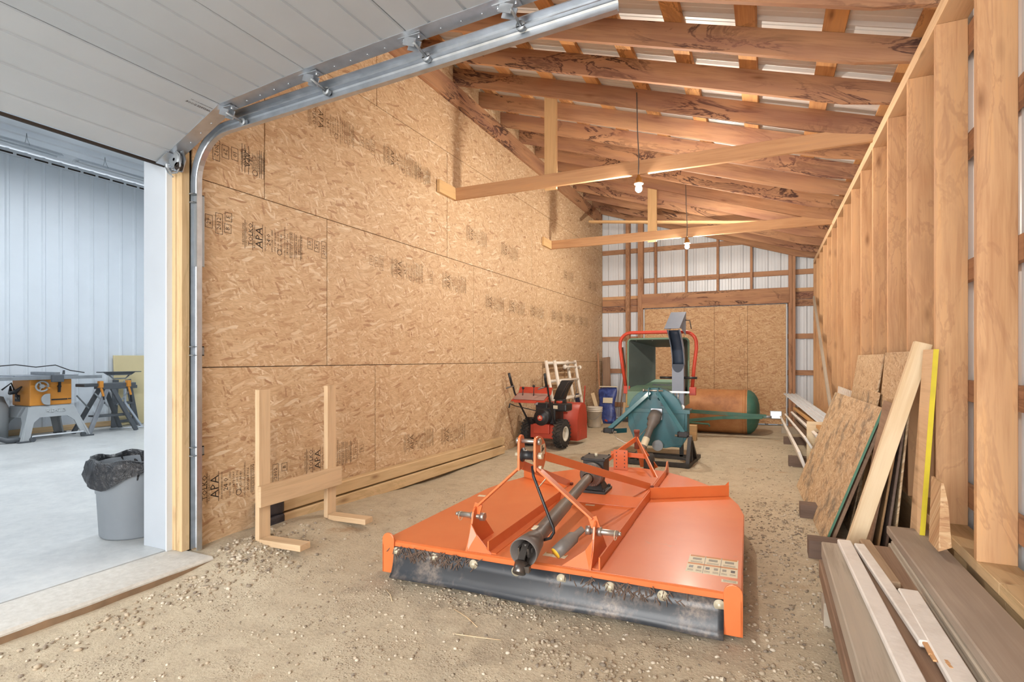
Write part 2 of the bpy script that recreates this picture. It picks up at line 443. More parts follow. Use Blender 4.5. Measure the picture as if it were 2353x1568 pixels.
# ---- ceiling : roof metal, rafters, purlins, ledger, ties
SL = .319
def zr(x): return 3.19 + SL*(.84-x)          # rafter underside
cth = 1/math.sqrt(1+SL*SL)
mb = MB()
top = .193+.04
p0 = Vector((1.3, -3.2, zr(1.3)+top)); vdir = Vector((-1,0,SL)).normalized(); L = (1.3+3.62)/cth
ribbed(mb, p0, (0,1,0), vdir, 14.9, L, .229, .02, (SL*cth,0,cth), .05)
ceiling = tag(mb.build('ceiling', M['roofmetal'], fix=False), 'white ribbed metal roof above the rafters', kind='structure')
mb = MB(); mb.prism([(1.3,-3.2,zr(1.3)+top+.05),(-3.62,-3.2,zr(-3.62)+top+.05),(-3.62,-3.2,zr(-3.62)+top+.09),(1.3,-3.2,zr(1.3)+top+.09)], (0,14.9,0))
mb.build('roof_deck', M['galv_dull'], ceiling)
STY = [5.378+.6096*(q-4)-.019 for q in range(-9, 15)]
for y in STY:
    # rafter with a bird's mouth taper towards the eave
    L = (.84+3.337)/cth
    mb = MB(); e = 1.1
    poly = [(-3.335, zr(-3.335)), (.55, zr(.55)), (.84, zr(.84)+.035), (e, zr(e)+.05), (e, zr(e)+.193), (-3.335, zr(-3.335)+.193)]
    # local frame: x along slope for the grain
    o_ = Vector((.84, y, zr(.84))); ax = Vector((-1,0,SL)).normalized(); az = Vector((SL,0,1)).normalized()
    loc = []
    for px, pz in poly:
        d = Vector((px, y, pz))-o_; loc.append((d.dot(ax), -.019, d.dot(az)))
    mb.prism(loc, (0,.038,0)); r = mb.build('rafter', M['rafter'], ceiling, .002)
    MM = Matrix((ax, az.cross(ax), az)).transposed().to_4x4(); MM.translation = o_; r.matrix_basis = MM
for x in (.93, .425, -.123, -.63, -1.125, -1.64, -2.15, -2.66, -3.17):
    z = zr(x)+.193+.021
    board('purlin', (x,-3.1,z), (x,11.55,z), .14, .038, M['purlin'], ceiling, up=(-1,0,SL))
board('ledger', (-3.315,2.25,4.395), (-3.315,11.45,4.395), .235, .042, M['rafter'], ceiling)
board('ledger', (-3.315,-3.1,4.395), (-3.315,2.25,4.395), .235, .042, M['rafter'], ceiling)
for y, hx in ((5.36, -2.13), (8.41, -1.62)):
    board('tie_beam', (-3.335,y,3.235), (.93,y,3.235), .14, .038, M['tie'], ceiling)
    board('tie_cleat', (-3.315,y-.36,3.235), (-3.315,y-.02,3.235), .14, .038, M['hanger'], ceiling)
    board('tie_hanger', (hx,y+.04,3.15), (hx,y+.04,zr(hx)+.15), .14, .038, M['hanger'], ceiling, up=(1,0,0))
board('brace', (-3.1,9.9,3.96), (.35,9.2,3.42), .09, .038, M['hanger'], ceiling, up=(0,1,0))
# ---- right wall
mb = MB(); ribbed(mb, (1.05,11.7,-.05), (0,-1,0), (0,0,1), 14.9, 3.6, .229, .02, (-1,0,0), .08)
wall_right = tag(mb.build('wall_right', M['siding'], fix=False), 'open stud wall with white ribbed siding outside', kind='structure')
for y in STY: board('stud', (.91,y,.43), (.91,y,3.11), .14, .038, M['stud'], wall_right, up=(1,0,0))
for a_, b_ in ((-3.1,2.66),(2.662,11.45)):
    board('bottom_plate', (.91,a_,.405), (.91,b_,.405), .05, .14, M['treated'], wall_right)
    board('skirt_board', (.885,a_,.26), (.885,b_,.26), .235, .05, M['treated'], wall_right)
    board('skirt_board', (.885,a_,.06), (.885,b_,.06), .16, .05, M['treated'], wall_right)
board('top_plate', (.91,-3.1,3.13), (.91,11.45,3.13), .038, .14, M['plate'], wall_right)
board('top_plate', (.91,-3.1,3.169), (.91,11.45,3.169), .038, .14, M['plate'], wall_right)
for z in (3.02, 2.45, 1.78, 1.14, .58): board('girt', (1.0,-3.1,z), (1.0,11.5,z), .11, .038, M['girt'], wall_right)
# ---- far end wall
mb = MB(); ribbed(mb, (1.06,11.63,-.04), (-1,0,0), (0,0,1), 4.75, 5.2, .229, .02, (0,-1,0), .0)
wall_back = tag(mb.build('wall_back', M['siding'], fix=False), 'far gable wall of white ribbed siding and timber girts', kind='structure')
for x, w in ((-2.734,.086),(-2.456,.112),(.445,.06),(.508,.056)):
    board('post', (x,11.53,0), (x,11.53,zr(x)+.02), .13, w, M['girt'], wall_back, up=(0,1,0))
for x in (-2.14,-1.505,-.885,-.25):
    board('gable_stud', (x,11.55,2.70), (x,11.55,zr(x)+.02), .10, .045, M['girt'], wall_back, up=(0,1,0))
board('header', (-2.42,11.47,2.545), (.43,11.47,2.545), .30, .04, M['rafter'], wall_back)
for z, h in ((3.67,.1),(3.0,.1)): board('girt', (-3.33,11.6,z), (1.0,11.6,z), h, .038, M['girt'], wall_back)
for z, h, m in ((2.65,.075,'stud'),(2.54,.135,'rafter'),(2.4,.13,'rafter'),(1.75,.1,'girt'),(1.04,.1,'girt'),(.3,.1,'girt')):
    board('girt', (-3.33,11.6,z), (-2.4,11.6,z), h, .038, M[m], wall_back)
    board('girt', (.4,11.6,z), (1.0,11.6,z), h, .038, M[m], wall_back)
# OSB door in the far wall
door2 = tag(board('door_2', (-2.37,11.52,1.205), (.37,11.52,1.205), 2.35, .012, M['osb_fine']), 'large OSB sheet door in the far wall', kind='structure')
for x in (-2.385,.385): board('edge_strip', ((x+1.0),0,1.17) if False else (x+1.0,-.012,-1.17), (x+1.0,-.012,1.17), .022, .02, M['white'], door2, up=(1,0,0))
for x in (-1.55,-.95,-.32): board('panel_seam', (x+1.0,-.0066,-1.1), (x+1.0,-.0066,1.17), .006, .002, M['ink_soft'], door2, up=(1,0,0))
k = NT('daylight_opening'); k.bs(Base__Color=(1,1,1,1), Emission__Color=(1,1,1,1), Emission__Strength=2.2); M['daylight'] = k.m
mb = MB(); mb.box((.09+1.0,-.03,.135-1.205),(.30+1.0,-.007,.29-1.205)); pf = mb.build('cat_flap_frame', M['white'], door2, .004)
mb = MB(); mb.box((.105+1.0,-.032,.15-1.205),(.285+1.0,-.028,.275-1.205)); mb.build('cat_flap', M['daylight'], pf)
# ---- left wall : backing + OSB sheets
mb = MB()
mb.box((-3.67,2.2,0),(-3.352,11.65,4.9)); mb.box((-3.67,-1.4,2.62),(-3.352,2.2,4.9)); mb.box((-3.67,-3.2,0),(-3.352,-1.4,4.9))
wall_left = tag(mb.build('wall_left', M['black_gap']), 'tall OSB sheathed partition wall', kind='structure')
rows = ((-.04,1.254,(2.235,3.983,6.42,8.86,11.3,11.61)), (1.254,2.476,(2.235,3.383,5.825,8.26,10.70,11.61)), (2.476,3.69,(2.235,2.776,5.22,7.66,10.1,11.61)), (3.69,4.9,(2.235,4.005,6.44,8.88,11.32,11.61)))
for z0, z1, ys in rows:
    for a_, b_ in zip(ys, ys[1:]):
        board('osb_panel', (-3.3445,a_+.0035,(z0+z1)/2), (-3.3445,b_-.0035,(z0+z1)/2), z1-z0-.005, .013, M['osb'], wall_left)
board('osb_panel', (-3.3445,-3.1,3.6), (-3.3445,2.232,3.6), 1.9, .013, M['osb'], wall_left)
board('osb_panel', (-3.3445,-3.1,1.2), (-3.3445,-1.42,1.2), 2.4, .013, M['osb'], wall_left)
for x, w in ((-3.415,.036),(-3.378,.03),(-3.35,.028)):
    board('door_post', (x,2.195,.1), (x,2.195,2.62), w-.002, .05, M['treated'], wall_left, up=(1,0,0))
board('door_stop', (-3.437,2.17,.1), (-3.437,2.17,2.6), .012, .07, M['white'], wall_left, up=(1,0,0))
tr = board('trim_1', (-3.56,2.165,.1), (-3.56,2.165,2.62), .25, .03, M['jamb'], None, up=(1,0,0)); tag(tr, 'white door jamb casing beside the overhead door', kind='structure')
# ---- shop: slab, apron, walls, ceiling
k = NT('shop_concrete'); v = k.coords(rnd=False); n1 = k.noise(v, 1.2, 7, .65); n2 = k.noise(v, 14, 6, .7)
c = k.mix(.4, k.ramp(n1.outputs[0], [(.3, lin('#b4b8ba')), (.7, lin('#d3d5d4'))]), k.ramp(n2.outputs[0], [(.3, lin('#a9adad')), (.7, lin('#d8d9d6'))]))
k.bs(Base__Color=c, Roughness=k.ramp(n1.outputs[0], [(.3,(.32,)*3),(.7,(.55,)*3)])); k.bump(n2.outputs[0], .08, .004); M['concrete'] = k.m
k = NT('apron_concrete'); v = k.coords(rnd=False); n1 = k.noise(v, 2.5, 7, .65); n2 = k.noise(v, 30, 6, .7)
c = k.mix(.5, k.ramp(n1.outputs[0], [(.3, lin('#bdbab2')), (.7, lin('#d6d4cd'))]), k.ramp(n2.outputs[0], [(.3, lin('#b0aca2')), (.7, lin('#dedcd6'))]))
k.bs(Base__Color=c, Roughness=.8); k.bump(n2.outputs[0], .2, .006); M['apron'] = k.m
mb = MB(); mb.box((-10.95,-3.2,-.05),(-3.464,8.1,.1)); fl2 = tag(mb.build('floor_shop', M['concrete']), 'smooth pale concrete slab of the shop', kind='structure')
rnd = random.Random(3)
mb = MB(); n = 40; outer = [(-3.085+.012*mnoise.noise(Vector((i*.35,0,0))), -1.5+3.7*i/n) for i in range(n+1)]
poly = [(-3.446+.004*mnoise.noise(Vector((y*4,5,0))), y) for _, y in outer]
lo = [(x,y,-.05) for x,y in poly]; ring = []
vtx = []
for (xo,y),(xi,_) in zip(outer, poly): vtx += [(xi,y,.0),(xi,y,.1),(xo-.012,y,.1),(xo,y,.088),(xo+.008,y,-.03)]
mb.add(vtx, [(i*5+q, i*5+q+1, (i+1)*5+q+1, (i+1)*5+q) for i in range(n) for q in range(4)]); mb.add(vtx[-5:], [(0,1,2,3,4)])
tr2 = tag(mb.build('trim_2', M['apron']), 'concrete door apron strip with a rough edge', kind='structure')
mb = MB(); vtx = []
for xo, y in outer: vtx += [(xo+.0015,y,.080+.006*mnoise.noise(Vector((y*9,2,0)))),(xo+.0095,y,-.03)]
mb.add(vtx, [(2*i,2*i+1,2*i+3,2*i+2) for i in range(n)]); mb.build('stained_edge', plain('mud_stained_edge','#8a7158',.9,0,.2,12), tr2, fix=False)
mb = MB(); ribbed(mb, (-10.8,8.1,.1), (0,-1,0), (0,0,1), 11.3, 4.5, .229, .022, (1,0,0), .02, .02, False)
wall_shop = tag(mb.build('wall_shop', M['shopwall'], fix=False), 'white ribbed metal wall of the shop', kind='structure')
mb = MB(); mb.box((-10.9,8.0,.1),(-3.67,8.1,4.7)); mb.box((-10.9,-3.2,.1),(-3.67,-3.1,4.7))
tag(mb.build('wall_shop_side', M['shopwall']), 'plain white end walls of the shop', kind='structure')
mb = MB(); ribbed(mb, (-10.85,-3.2,4.62), (1,0,0), (0,1,0), 7.2, 11.3, .3, .02, (0,0,-1), .05, .02, False)
ceil_shop = tag(mb.build('ceiling_shop', M['shopceil'], fix=False), 'white ribbed metal ceiling of the shop', kind='structure')
mb = MB()
for z in (.55,1.35,2.3,3.3):
    for i in range(30): mb.cyl((-10.8,1.5+.229*i+.06,z), (-10.79,1.5+.229*i+.06,z), .011, 6)
mb.build('screw_heads', M['galv_dull'], wall_shop, fix=False)
board('base_board', (-10.775,1.5,.15), (-10.775,8,.15), .09, .03, M['treated'], wall_shop)
# slotted trim along the top of the shop wall
mb = MB(); mb.box((-10.79,0,4.50),(-10.76,8,4.58)); tr3 = mb.build('wall_trim', M['white'], wall_shop)
for i in range(20):
    mb = MB(); y = 2.6+.225*i; mb.box((-10.762,y,4.515),(-10.757,y+.18,4.54)); mb.build('slot', M['black_gap'], tr3)

# ---- overhead door, rolled up on its tracks
door1 = bpy.data.objects.new('door_1', None); COL.objects.link(door1)
tag(door1, 'pale grey sectional overhead door rolled up on galvanised tracks', kind='structure')
DP = [(-3.46,2.536),(-2.90,2.79),(-2.24,2.847),(-1.58,2.883),(-.91,2.913)]
YA, YB = -1.42, 2.185
for i in range(4):
    (xa,za),(xb,zb) = DP[i], DP[i+1]
    a_ = Vector((xa,0,za)); b_ = Vector((xb,0,zb)); d = (b_-a_); L = d.length; d.normalize(); nn = Vector((-d.z,0,d.x))
    prof = [0,.0]; pts = []; g = .008
    marks = [.21, .5, .79]
    pl = [(.002,.006),(.008,0)]
    for m_ in marks: pl += [(m_*L-.010,0),(m_*L-.004,g),(m_*L+.004,g),(m_*L+.010,0)]
    pl += [(L-.008,0),(L-.002,.006),(L-.002,.045),(.002,.045)]
    poly = [a_ + d*p + nn*q for p,q in pl]
    mb = MB(); mb.prism([(p.x,YA,p.z) for p in poly], (0,YB-YA,0)); sec = mb.build('door_section', M['doorskin'], door1)
    # galvanised end stile with fold
    mb = MB()
    q0 = a_ - nn*.001; q1 = b_ - nn*.001
    mb.bar((q0.x,YB-.042,q0.z), (q1.x,YB-.042,q1.z), .004, .09, up=(nn.x,0,nn.z)); mb.bar((q0.x+nn.x*.024,YB+.003,q0.z+nn.z*.024), (q1.x+nn.x*.024,YB+.003,q1.z+nn.z*.024), .05, .004, up=(nn.x,0,nn.z))
    for j in range(6):
        p = a_ + d*(L*(j+.5)/6) - nn*.003; mb.cyl((p.x,YB-.03,p.z), (p.x-nn.x*.004,YB-.03,p.z-nn.z*.004), .006, 6)
    mb.build('end_stile', M['galv'], sec)
# sticker on the second section
_txt = {}
def text_data(txt, size, extrude=0.0):
    key = (txt, size, extrude)
    if key not in _txt:
        c = bpy.data.curves.new('t', 'FONT'); c.body = txt; c.size = size; c.align_x = 'CENTER'; c.align_y = 'CENTER'; c.resolution_u = 1; c.extrude = extrude
        o = bpy.data.objects.new('t', c)
        m = o.to_mesh(); _txt[key] = ([tuple(q.co) for q in m.vertices], [tuple(p.vertices) for p in m.polygons])
        o.to_mesh_clear(); bpy.data.objects.remove(o); bpy.data.curves.remove(c)
    return _txt[key]
def text_mesh(txt, size, name, mat, parent=None, extrude=0.0):
    vv_, ff_ = text_data(txt, size, extrude); mb = MB(); mb.add(vv_, ff_)
    return mb.build(name, mat, parent, fix=False)
def frame(o, origin, xdir, ydir):
    x = Vector(xdir).normalized(); y = Vector(ydir).normalized(); z = x.cross(y)
    MM = Matrix((x, y, z)).transposed().to_4x4(); MM.translation = Vector(origin); o.matrix_basis = MM; return o
d0 = (Vector((-2.90,0,2.79))-Vector((-3.46,0,2.536))).normalized(); nn = Vector((-d0.z,0,d0.x))
pp = Vector((-3.46,2.03,2.536)) + d0*.54 - nn*.0015
frame(text_mesh('CAREFREE DOOR', .02, 'door_sticker', M['ink'], door1), pp, (0,-1,0), tuple(-d0) if False else tuple(d0))
frame(text_mesh('www.overheaddoor.ca 1 800', .011, 'door_sticker', M['ink'], door1), pp+d0*.025, (0,-1,0), tuple(d0))
# tracks
def track_path():
    pts = [(-3.305,.1),(-3.305,2.43)]
    cx, cz, rr = -3.005, 2.43, .30
    for i in range(1,13):
        a = math.pi - (math.pi/2-.04)*i/12; pts.append((cx+rr*math.cos(a), cz+rr*math.sin(a)+0))
    pts.append((-.578,2.83)); return pts
def sweep(mb, pts, prof, y0):
    """prof in (normal, y) swept along xz path"""
    rings = []
    for i, p in enumerate(pts):
        a_ = Vector(pts[max(i-1,0)]); b_ = Vector(pts[min(i+1,len(pts)-1)]); d = (b_-a_).normalized(); n_ = Vector((d.y,-d.x))
        rings.append([(p[0]+n_.x*q, y0+yy, p[1]+n_.y*q) for q, yy in prof])
    mb.loft(rings, smooth=False)
TP = [(.032,-.02),(.032,.012),(.022,.02),(-.022,.02),(-.032,.012),(-.032,-.02),(-.027,-.02),(-.027,.009),(-.019,.015),(.019,.015),(.027,.009),(.027,-.02)]
for y0, s_ in ((2.245,1),(-1.485,-1)):
    mb = MB(); sweep(mb, track_path(), [(q,yy*s_) for q,yy in TP], y0); tr_ = mb.build('track', M['galv'], door1)
    mb = MB(); mb.bar((-3.0,y0+.035*s_,2.795),(-.60,y0+.035*s_,2.885),.05,.004); mb.bar((-3.0,y0+.015*s_,2.82),(-.60,y0+.015*s_,2.91),.004,.04); mb.build('track_angle', M['galv'], tr_)
    mb = MB(); mb.box((-3.345,y0+.02*s_-.02,1.9),(-3.29,y0+.02*s_+.02,2.35)); mb.build('flag_bracket', M['galv_dull'], tr_)
    for z in (.72,1.36,2.33):
        mb = MB(); mb.box((-3.337,y0-.03,z-.03),(-3.3,y0+.045,z-.024)); mb.box((-3.337,y0-.03,z+.024),(-3.3,y0+.045,z+.03)); mb.box((-3.335,y0+.03,z-.03),(-3.300,y0+.045,z+.03)); mb.build('jamb_bracket', M['galv_dull'], tr_)
for i, (hx, hz) in enumerate(((-2.90,2.79),(-2.24,2.847),(-1.58,2.883),(-1.06,2.907))):
    mb = MB(); y = 2.15
    mb.cbox((hx,y,hz-.006),(.13,.05,.006)); mb.bar((hx-.03,y+.02,hz-.02),(hx+.035,y+.02,hz-.045),.05,.005); mb.bar((hx-.03,y-.02,hz-.02),(hx+.035,y-.02,hz-.045),.04,.005)
    for dx in (-.045,.045): mb.cyl((hx+dx,y,hz-.006),(hx+dx,y,hz-.018),.008,6)
    hg = mb.build('hinge', M['galv'], door1)
    mb = MB(); zt = 2.735+.0415*(hx+2.875)
    mb.cyl((hx+.03,y-.03,hz-.045),(hx+.03,2.235,max(zt,hz-.06)),.007,8)
    mb.lathe([(0,.008),(0,.022),(.006,.024),(.012,.02),(.018,.024),(.024,.022),(.024,.008)], (hx+.03,2.225,max(zt,hz-.06)), (0,1,0), 16); mb.build('roller', M['galv_dull'], hg)
# bottom bracket with pulley and lift cable
mb = MB(); mb.prism([(-3.46,2.155,2.50),(-3.31,2.155,2.47),(-3.28,2.155,2.54),(-3.31,2.155,2.625),(-3.42,2.155,2.575)], (0,.006,0)); mb.cbox((-3.40,2.12,2.552),(.12,.07,.006), Matrix.Rotation(R(-24),3,'Y'))
for bx, bz in ((-3.43,2.52),(-3.40,2.50),(-3.42,2.555)): mb.cyl((bx,2.155,bz),(bx,2.143,bz),.009,6)
bb = mb.build('bottom_bracket', M['galv'], door1)
mb = MB(); mb.lathe([(0,.01),(0,.045),(.006,.048),(.012,.036),(.018,.048),(.024,.045),(.024,.01)], (-3.345,2.125,2.545), (0,1,0), 24); mb.build('lift_pulley', M['galv_dull'], bb)
mb = MB(); mb.lathe([(0,.006),(0,.024),(.012,.026),(.024,.024),(.024,.006)], (-3.315,2.125,2.50), (0,1,0), 18); mb.build('lift_pulley', M['black_gap'], bb)
mb = MB(); mb.tube([(-3.41,2.14,2.5),(-3.37,2.13,2.465),(-3.32,2.13,2.46),(-3.29,2.13,2.50),(-3.295,2.13,2.57),(-3.34,2.13,2.605),(-3.40,2.135,2.59)], .005, 6); mb.tube([(-3.46,2.14,2.54),(-3.41,2.13,2.475),(-3.36,2.13,2.44)], .004, 6); tag(mb.build('lift_cable', M['galv_dull'], bb), kind='stuff')
mb = MB(); mb.box((-3.48,YA,2.522),(-3.462,YB,2.537)); mb.build('bottom_seal', M['black_gap'], door1)

# ---- bare bulbs on cords
k = NT('glowing_bulb')     # clear glass envelope with a glowing filament: lets the lamp inside shine out
em = k.n('ShaderNodeEmission', None, Color=(1,.93,.82,1), Strength=14.0); tp = k.n('ShaderNodeBsdfTransparent')
ad = k.n('ShaderNodeAddShader', None, _0=em.outputs[0], _1=tp.outputs[0]); k.t.links.new(ad.outputs[0], k.out.inputs[0]); k.m.cycles.emission_sampling = 'NONE'; M['bulb'] = k.m
M['cord'] = plain('grey_cord', '#6a6360', .6); M['brass'] = plain('brass_shell', '#b98a4a', .35, .8); M['porcelain'] = plain('porcelain', '#e6dfd2', .4)
for (x, y, z, zt, lb) in ((-1.16,5.343,3.088,3.99,'bare glowing bulb on a long grey cord hanging nearer the camera'), (-1.085,8.393,3.088,3.97,'smaller looking bare glowing bulb hanging nearer the far wall')):
    t = thing('pendant_bulb', lb, 'light bulb', (x,y,z), 0, 'bare bulbs under the rafters')
    mb = MB(); mb.tube([(0,0,.06),(.0,-.018,.085),(.004,-.016,.25),(-.01,-.012,.5),(-.02,-.001,zt-z)], .006, 6); mb.build('cord', M['cord'], t)
    mb = MB(); mb.lathe([(.075,.008),(.07,.014),(.05,.016),(.03,.034),(.0,.036),(-.012,.045),(-.016,.045),(-.016,.02)], (0,0,0), (0,0,1), 20); mb.build('socket', M['brass'], t)
    mb = MB(); mb.lathe([(-.012,.044),(-.018,.047),(-.024,.042),(-.024,.02)], (0,0,0), (0,0,1), 20); mb.build('socket_ring', M['porcelain'], t)
    mb = MB(); mb.lathe([(-.02,.012),(-.03,.016),(-.045,.028),(-.065,.034),(-.085,.032),(-.1,.02),(-.107,.004)], (0,0,0), (0,0,1), 20); mb.build('bulb', M['bulb'], t)
    d = bpy.data.lights.new('bulb_light', 'POINT'); d.energy = BULB_POWER; d.color = BULB_COLOR; d.shadow_soft_size = .03
    lo_ = bpy.data.objects.new('bulb_light', d); COL.objects.link(lo_); lo_.parent = t; lo_.location = (0,0,-.066)
# ---- shop fluorescent fixtures
k = NT('fluorescent_tube'); k.bs(Base__Color=(1,1,1,1), Emission__Color=(.86,.93,1,1), Emission__Strength=9.0); k.m.cycles.emission_sampling = 'NONE'; M['tube'] = k.m
fx = ((-9.75,3.30,4.36,'unlit white strip light hung by wire hooks near the shop wall'), (-9.75,5.9,4.36,'second unlit strip light by the shop wall, closer to the jamb'), (-8.45,1.6,4.36,'strip light over the near shop floor'), (-8.45,5.0,4.36,'strip light over the middle of the shop'), (-5.6,1.2,4.36,'strip light near the overhead door'), (-5.6,4.6,4.36,'strip light near the partition wall'))
for x, y, z, lb in fx:
    t = thing('strip_light', lb, 'light fixture', (x,y,z), 0, 'shop ceiling strip lights')
    mb = MB(); mb.prism([(-.11,-1.2,0),(-.05,-1.2,.05),(.05,-1.2,.05),(.11,-1.2,0),(.10,-1.2,0),(.045,-1.2,.042),(-.045,-1.2,.042),(-.10,-1.2,0)], (0,2.4,0)); mb.build('reflector', M['white'], t)
    lit = x > -9
    for s_ in (-.05,.05):
        mb = MB(); mb.cyl((s_,-1.18,.012),(s_,1.18,.012),.016,10); mb.build('tube', M['tube'] if lit else M['white'], t)
    if lit: lo_ = area('tube_light', (0,0,-.012), (0,0,0), .2, 2.3, TUBE_POWER, (.92,.96,1)); lo_.parent = t
    for yy in (-.8,.8):
        mb = MB(); mb.tube([(-.09,yy,.02),(-.02,yy,.12),(0,yy,.21),(.02,yy,.12),(.09,yy,.02)], .003, 5); mb.build('wire_hook', M['galv_dull'], t)
# ================================================================== ROTARY CUTTER
k = NT('orange_paint'); v = k.coords(rnd=False); n1 = k.noise(v, 2.2, 5); n2 = k.noise(v, 7, 6, .7)
c = k.ramp(n1.outputs[0], [(.3, lin('#dd6f38')), (.7, lin('#e47d46'))])
c = k.mix(k.ramp(n2.outputs[0], [(.62, (0,0,0)), (.8, (.5,)*3)]), c, lin('#b98a68'))
k.bs(Base__Color=c, Roughness=.38, Coat__Weight=.35, Coat__Roughness=.12); M['orange'] = k.m
k = NT('black_rubber_flap'); v = k.coords(rnd=False); n1 = k.noise(v, 4, 6, .65); n2 = k.noise(v, 40, 5, .7)
c = k.mix(k.math('MULTIPLY', k.ramp(n1.outputs[0], [(.5, (0,0,0)), (.66, (1,1,1))]), k.ramp(n2.outputs[0], [(.35, (0,0,0)), (.6, (.9,)*3)])), lin('#33373d'), lin('#877a70'))
k.bs(Base__Color=c, Roughness=.36); M['flap'] = k.m
M['steel'] = plain('zinc_steel', '#b8b4ad', .35, .8); M['iron'] = plain('black_iron', '#3b3836', .5, .3, .25, 20, .2)
M['gunmetal'] = plain('dark_grey_plastic', '#6d6763', .45, 0, .12, 9, dirt=('#a08c78', .35)); M['black'] = plain('black_plastic', '#26272a', .4)
M['redbrown'] = plain('rusty_red', '#8a4a3a', .6, .2, .2, 12); M['yellowzinc'] = plain('yellow_zinc', '#d6ccb2', .45, .3)
M['cream'] = plain('cream_label', '#e2d8bd', .5, 0, .05); M['yellow'] = plain('yellow_plastic', '#e0ab2f', .5); M['tyre'] = plain('tyre_rubber', '#2e2b29', .8, 0, .2, 20, .4, dirt=('#6b5c4e', .5))
mow = thing('rotary_cutter', 'large orange tractor rotary cutter with drive shaft lying on the dirt', 'mower', (-1.1, 2.63, 0), R(1.5))
half = [(1.0,0),(1.0,1.35),(.96,1.62),(.88,1.88),(.75,2.13),(.52,2.42),(.27,2.62),(0,2.70)]
outl = half + [(-x,y) for x,y in reversed(half[:-1])]
mb = MB(); mb.prism([(x,y,.214) for x,y in outl], (0,0,.006))
deck = mb.build('deck', M['orange'], mow, .002)
mb = MB(); pts = half[:]; full = half + [(-x,y) for x,y in reversed(half[:-1])]
for (x0,y0),(x1,y1) in zip(full, full[1:]):
    mb.bar((x0,y0,.135),(x1,y1,.135),.16,.006)
mb.build('side_skirt', M['orange'], deck)
mb = MB(); mb.prism([(-1.0,-.004,.22),(-1.0,-.016,.214),(-1.0,-.016,.165),(-1.0,-.010,.165),(-1.0,-.010,.21)], (2.0,0,0)); mb.build('front_lip', M['orange'], deck)
for s_ in (-1,1):     # rounded end plates
    mb = MB(); x0 = s_*.965; w = .042
    poly = [(x0-w,-.028,.03),(x0+w,-.028,.03),(x0+w,-.028,.225)] + [(x0+w*math.cos(a), -.028, .225+w*math.sin(a)) for a in [math.pi*i/8 for i in range(1,8)]] + [(x0-w,-.028,.225)]
    mb.prism(poly, (0,.012,0)); mb.box((s_*1.0-.006,-.028,.03),(s_*1.0+.006,.3,.2)); mb.build('skid_plate', M['orange'], mow, .003)
# rubber flap : wavy curtain
mb = MB(); n = 60; rings = []
for q, (dy, z) in enumerate(((-.017,.19),(-.020,.13),(-.026,.08),(-.036,.045),(-.055,.02))):
    rings.append([(-.925+1.85*i/n, dy-(.007*(1+math.sin(i*.21+1.0)))*(q/4.), z+.002*math.sin(i*.2)) for i in range(n+1)])
mb.loft(rings, True, False, False)
fl_ = mb.build('rubber_flap', M['flap'], mow, fix=False); md = fl_.modifiers.new('thick','SOLIDIFY'); md.thickness = .006
for i in range(8):
    x = -.905+1.81*i/7
    mb = MB(); mb.lathe([(0,.0),(0,.026),(.004,.026),(.004,.012),(.012,.011),(.012,0)], (x,-.0235,.163), (0,-1,0), 18); mb.build('bolt_washer', M['yellowzinc'], fl_)
# caked grass on the lip
rnd = random.Random(11); mb = MB()
for i in range(260):
    x = rnd.choice((rnd.gauss(.45,.14), rnd.gauss(-.55,.08), rnd.gauss(-.8,.08))); z = rnd.uniform(.14,.2); a = rnd.uniform(-1.2,1.2)
    mb.bar((x,-.025,z),(x+.03*math.sin(a),-.03-.012*rnd.random(),z-.03*math.cos(a)),.004,.003)
tag(mb.build('caked_grass', plain('dry_mud', '#6f5c50', .95), mow, fix=False), kind='stuff')
# rails and ribs
for s_ in (-1,1):
    mb = MB(); x = .32*s_
    mb.box((x-.004,.02,.22),(x+.004,2.52,.285)); mb.box((min(x,x-.05*s_),.02,.218),(max(x,x-.05*s_),2.5,.224))
    mb.prism([(x-.004,2.35,.22),(x-.004,2.60,.22),(x-.004,2.53,.34),(x-.004,2.47,.34)], (.008,0,0)); mb.build('rail', M['orange'], mow)
    mb = MB(); mb.bar((x,1.55,.26),(.885*s_,1.88,.26),.085,.008); mb.prism([(.885*s_,1.88,.22),(.885*s_,1.88,.33),(.80*s_,1.95,.22)], (0,.008,0)); mb.build('rib', M['orange'], mow)
mb = MB(); mb.prism([(-.316,1.24,.22),(-.316,1.28,.29),(-.316,2.0,.29),(-.316,2.1,.22)], (.632,0,0)); mb.build('gearbox_platform', M['orange'], mow, .003)
# gearbox
gb = MB(); gx, gy = -.06, 1.36
gb.box((gx-.1,gy-.11,.29),(gx+.1,gy+.11,.312))
gb.loft([[(gx+sx*.07*q, gy+sy*.075*q, z) for sx,sy in ((-1,-1),(1,-1),(1,1),(-1,1))] for q,z in ((1.1,.31),(.75,.36),(.85,.40),(1.15,.42),(1.15,.535))], False)
gb.box((gx-.095,gy-.1,.535),(gx+.095,gy+.1,.555))
for sx in (-1,1):
    for sy in (-1,1):
        gb.cyl((gx+sx*.08,gy+sy*.085,.29),(gx+sx*.08,gy+sy*.085,.33),.013,8); gb.cyl((gx+sx*.08,gy+sy*.085,.555),(gx+sx*.08,gy+sy*.085,.563),.009,6)
G = gb.build('gearbox', M['iron'], mow, .004)
mb = MB(); mb.cyl((gx,gy,.555),(gx,gy,.58),.014,10); mb.build('vent_plug', M['yellowzinc'], G)
